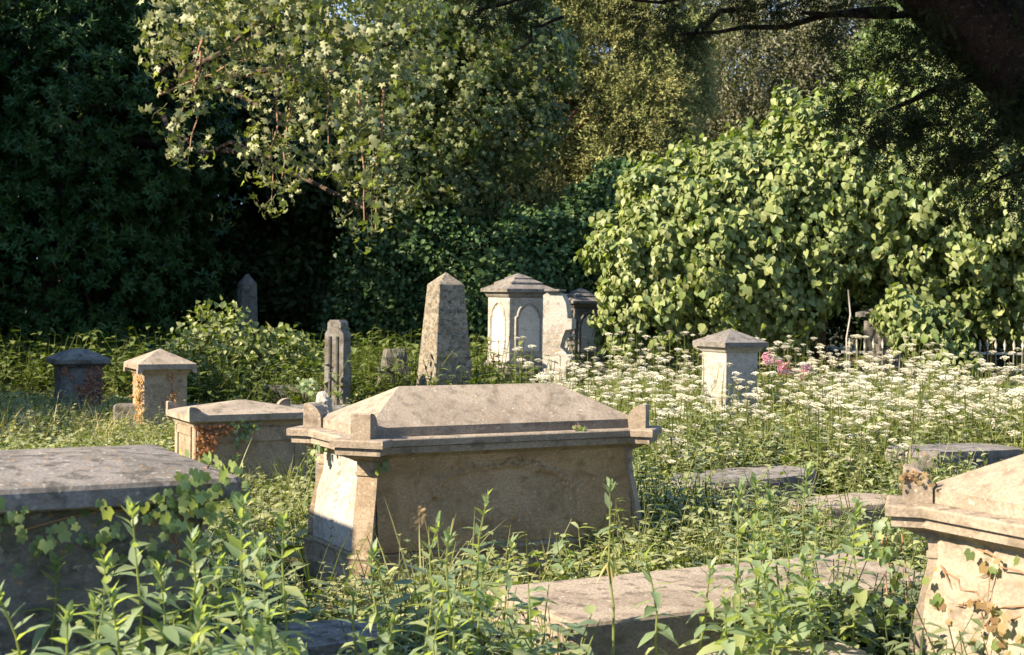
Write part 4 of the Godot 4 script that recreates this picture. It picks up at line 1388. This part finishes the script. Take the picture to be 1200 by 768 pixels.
func build_foreground() -> void:
	# [top x, top y in the photograph, distance, options]
	var left := [[170, 592, 4.0], [100, 650, 3.9], [60, 655, 4.3], [225, 625, 4.1], [278, 588, 3.8], [322, 640, 4.0], [338, 610, 4.3], [150, 690, 3.7], [45, 690, 3.8], [245, 700, 3.6], [310, 700, 3.7], [200, 670, 3.9], [118, 700, 4.0], [30, 640, 4.5], [350, 720, 3.9], [80, 720, 3.5], [185, 725, 3.5], [265, 660, 4.2], [300, 735, 3.4]]
	var mid := [[548, 578, 4.7], [502, 612, 4.8], [530, 625, 4.6], [470, 640, 4.7], [450, 655, 4.6], [420, 690, 4.5], [556, 665, 4.7], [490, 690, 4.4], [540, 700, 4.5], [590, 640, 5.2], [440, 725, 4.3], [510, 730, 4.2]]
	var right := [[862, 572, 5.1], [905, 560, 5.3], [940, 548, 5.5], [985, 592, 5.2], [880, 640, 4.9], [935, 620, 5.0], [820, 660, 4.9], [1005, 600, 5.1], [775, 650, 4.9], [960, 655, 4.8], [900, 690, 4.7], [850, 700, 4.7], [920, 585, 5.2], [895, 610, 5.0], [950, 600, 5.2], [870, 665, 4.8], [925, 670, 4.7], [975, 690, 4.7]]
	var nth := ["first", "second", "third", "fourth", "fifth", "sixth", "seventh", "eighth", "ninth", "tenth", "eleventh", "twelfth", "thirteenth", "fourteenth", "fifteenth", "sixteenth", "seventeenth", "eighteenth", "nineteenth", "twentieth"]
	for list in [left, mid, right]:
		list.sort_custom(func(u: Array, v: Array) -> bool: return u[0] < v[0])
	var k := 0
	for e in left:
		var top := spot(e[0], e[1], e[2])
		tall_weed("tall narrow-leaved weed before the left chest tomb, %s from the left in its clump" % nth[left.find(e)], "tall weeds at the lower left", Vector3(top.x, 0, top.z), top.y, 900 + k, {"from": 0.32})
		k += 1
	for e in mid:
		var top := spot(e[0], e[1], e[2])
		tall_weed("tall narrow-leaved weed before the big tomb, %s from the left in its clump" % nth[mid.find(e)], "tall weeds at the lower middle", Vector3(top.x, 0, top.z), top.y, 900 + k, {"from": 0.3, "big": 0.095})
		k += 1
	for e in right:
		var top := spot(e[0], e[1], e[2])
		tall_weed("tall leafy weed by the thick slab, %s from the left in the right clump" % nth[right.find(e)], "tall weeds at the lower right", Vector3(top.x, 0, top.z), top.y, 900 + k, {"from": 0.25, "big": 0.1, "form": "one_lance" if k % 3 else "one_ovate"})
		k += 1
	var lone := spot(722, 570, 4.9)
	tall_weed("single tall weed with yellowed lower leaves standing before the slab", "", Vector3(lone.x, 0, lone.z), lone.y, 971, {"from": 0.55, "yellow": 0.1, "gap": 0.05, "big": 0.1})
	# broad leaves filling the bottom
	rng.seed = 980
	var spots := []
	for j in 34:
		spots.append([rng.randf_range(20, 1060), rng.randf_range(4.3, 5.3), rng.randf_range(0.22, 0.42)])
	spots.sort_custom(func(u: Array, v: Array) -> bool: return u[0] < v[0])
	var j2 := 0
	for e in spots:
		var p := ground_at(e[0], e[1])
		if not open_ground(p.x, p.z, 0.02):
			continue
		broad_weed("broad-leaved weed along the bottom of the picture, %s from the left" % nth[mini(j2, 15)], "broad-leaved weeds along the bottom", p, e[2] + 0.12, 1000 + j2, 0.12, 16)
		j2 += 1
	for e in [[652, 668, 6.75, 0.3], [690, 640, 6.9, 0.42], [730, 670, 7.0, 0.34]]:
		var p := ground_at(e[0], e[2])
		broad_weed("%s dark broad-leaved plant growing against the front of the big tomb" % {652: "left", 690: "tallest middle", 730: "right"}[e[0]], "plants against the big tomb", p, e[3], 1100 + int(e[0]), 0.085, 16)

	# ivy over the side of the left chest tomb
	var c := local(Vector3(-0.85, 0, -4.5), -1.05, -0.52)
	var ux := Vector3(cos(YAW), 0, -sin(YAW))
	var uz := Vector3(sin(YAW), 0, cos(YAW))
	creeper("green ivy hanging over the side of the left chest tomb", c + uz * 0.46, ux, Vector3.UP, uz, cloud_of(150, Vector2(0.1, 0.4), Vector2(1.02, 0.9), 61, Vector2(0.9, 0.5)) + cloud_of(50, Vector2(-0.6, 0.55), Vector2(0.4, 0.86), 64, Vector2(0.0, 1.0)) + cloud_of(70, Vector2(0.45, 0.78), Vector2(1.05, 0.95), 62, Vector2(0.6, 0.0)), Vector2(0.028, 0.055), M.ivies + M.ivies + M.vine, 1201, false, 7, 0.15)
	creeper("green ivy on the right end of the left chest tomb", c + ux * 0.98, -uz, Vector3.UP, ux, cloud_of(90, Vector2(-0.5, 0.5), Vector2(0.35, 0.95), 63, Vector2(-0.4, 0.3)), Vector2(0.028, 0.055), M.ivies + M.vine, 1202, false, 3, 0.14)
	# red creeper and ivy on the small tomb
	var near := spot(222, 497, 9.9)
	near.y = 0
	c = local(near, 0.47, -0.31)
	creeper("rust-red creeper on the corner of the small chest tomb", c + uz * 0.272, ux, Vector3.UP, uz, cloud_of(260, Vector2(-0.42, 0.2), Vector2(-0.12, 0.56), 64, Vector2(-0.5, 0.2)), Vector2(0.02, 0.035), [Color(0.25, 0.09, 0.03), Color(0.4, 0.19, 0.07)], 1203, true)
	creeper("green ivy strand on the front of the small chest tomb", c + uz * 0.274, ux, Vector3.UP, uz, cloud_of(46, Vector2(-0.17, 0.2), Vector2(0.1, 0.6), 65, Vector2(-0.5, 0.5)), Vector2(0.03, 0.05), M.weeds + M.ivies, 1204)
	var p := Vector3(-3.6, 0, -14.5)
	creeper("orange creeper on the lit side of the capped pier", p - ux * 0.224, uz, Vector3.UP, -ux, cloud_of(240, Vector2(-0.2, 0.1), Vector2(0.22, 0.66), 66, Vector2(0.6, 0.2)), Vector2(0.02, 0.04), [Color(0.36, 0.16, 0.05), Color(0.5, 0.3, 0.12)], 1205, true)
	creeper("thin orange creeper on the shaded face of the capped pier", p + uz * 0.224, ux, Vector3.UP, uz, cloud_of(70, Vector2(0.02, 0.2), Vector2(0.12, 0.66), 67), Vector2(0.02, 0.035), [Color(0.36, 0.16, 0.05), Color(0.45, 0.25, 0.1)], 1206, true)
	p = spot(91, 480, 16.6) * Vector3(1, 0, 1)
	creeper("dark red creeper on the shaded domed pier", p + uz * 0.232, ux, Vector3.UP, uz, cloud_of(260, Vector2(-0.23, 0.05), Vector2(0.23, 0.62), 68, Vector2(0.3, 0.2)), Vector2(0.025, 0.045), [Color(0.22, 0.08, 0.04), Color(0.3, 0.14, 0.07)], 1207, true)
	# leaves on the cut-off tomb
	c = Vector3(2.37, 0, -5.24)
	var left_face := c - ux * 0.83
	creeper("ivy and dry leaves on the pale side of the cut-off tomb", left_face, uz, Vector3.UP, -ux, cloud_of(70, Vector2(-0.3, 0.15), Vector2(0.3, 0.66), 69), Vector2(0.03, 0.06), M.ivies + M.dead + M.dead, 1208, false, 14)
	creeper("green ivy trailing from the corner of the cut-off tomb", local(c, -0.86, -0.42), uz, Vector3.UP, -ux, cloud_of(46, Vector2(-0.14, 0.25), Vector2(0.1, 0.7), 70), Vector2(0.035, 0.06), M.weeds + M.ivies, 1209, false, 4)
	var side := (uz - ux) * sqrt(0.5)
	creeper("dry brown creeper on the corner block of the cut-off tomb", local(c, -0.826, -0.34) + side * 0.056 + Vector3.UP * 0.77, (ux + uz) * sqrt(0.5), Vector3.UP, side, cloud_of(14, Vector2(-0.06, 0.06), Vector2(0.06, 0.14), 71), Vector2(0.016, 0.026), M.dead, 1210, false, 3, 0.02)
	# sprigs on the big tomb
	c = Vector3(-0.175, 0, -7.811)
	creeper("small ivy sprig under the rear corner of the big tomb's cornice", local(c, -0.86, -0.2) + Vector3.UP * 0.64, uz, Vector3.UP, -ux, cloud_of(12, Vector2(-0.1, -0.02), Vector2(0.14, 0.06), 72), Vector2(0.03, 0.05), M.weeds, 1211, false, 1)
	creeper("dark ivy sprig under the front corner of the big tomb's cornice", local(c, -0.74, 0.35) + Vector3.UP * 0.62, ux, Vector3.UP, uz, cloud_of(6, Vector2(-0.03, -0.02), Vector2(0.06, 0.05), 73), Vector2(0.035, 0.055), M.ivies, 1212, false, 1)
	creeper("tiny fern tuft growing on the big tomb's cornice", local(c, 0.38, 0.38) + Vector3.UP * 0.775, ux, Vector3.UP, uz, cloud_of(9, Vector2(-0.06, 0.0), Vector2(0.06, 0.03), 74), Vector2(0.025, 0.04), M.weeds, 1213, false, 1)
	var frag := spot(378, 460, 9.5)
	creeper("leaf tuft against the pale broken ornament", frag + Vector3(-0.09, 0, 0.02), Vector3.RIGHT, Vector3.UP, Vector3.BACK, cloud_of(40, Vector2(-0.07, -0.12), Vector2(0.05, 0.1), 75), Vector2(0.025, 0.045), M.weeds, 1214, false, 2)


func _ready() -> void:
	var cam := Camera3D.new()
	cam.name = "camera"
	cam.position = Vector3(0, EYE, 0)
	cam.rotation = Vector3(-PITCH, 0, ROLL)
	cam.fov = rad_to_deg(2 * atan(384.0 / LENS))
	cam.near = 0.1
	cam.far = 400
	add_child(cam)
	var lens := CameraAttributesPhysical.new()
	lens.frustum_focal_length = 50
	lens.frustum_focus_distance = 8.2
	lens.exposure_aperture = 6.3
	cam.attributes = lens
	cam.fov = rad_to_deg(2 * atan(384.0 / LENS))
	var env := Environment.new()
	env.background_mode = Environment.BG_SKY
	var sky := ProceduralSkyMaterial.new()
	sky.sky_top_color = Color(0.36, 0.47, 0.63)
	sky.sky_horizon_color = Color(0.66, 0.72, 0.8)
	sky.sky_curve = 0.12
	sky.ground_bottom_color = Color(0.12, 0.11, 0.08)
	sky.ground_horizon_color = Color(0.4, 0.4, 0.36)
	sky.sun_angle_max = 20
	sky.energy_multiplier = 1.1
	env.sky = Sky.new()
	env.sky.sky_material = sky
	env.tonemap_mode = Environment.TONE_MAPPER_LINEAR
	env.tonemap_exposure = 3.45
	env.sdfgi_enabled = true
	env.ssao_enabled = true
	env.ssil_enabled = true
	var we := WorldEnvironment.new()
	we.name = "world"
	we.environment = env
	add_child(we)
	var sun := DirectionalLight3D.new()
	sun.name = "sun"
	sun.light_energy = 1.6
	sun.light_color = Color(1.0, 0.93, 0.835)
	sun.light_angular_distance = 0.5
	sun.shadow_enabled = true
	add_child(sun)
	sun.look_at_from_position(SUN * 20, Vector3.ZERO)
	make_materials()
	make_leaves()
	build_stones()
	build_plants()
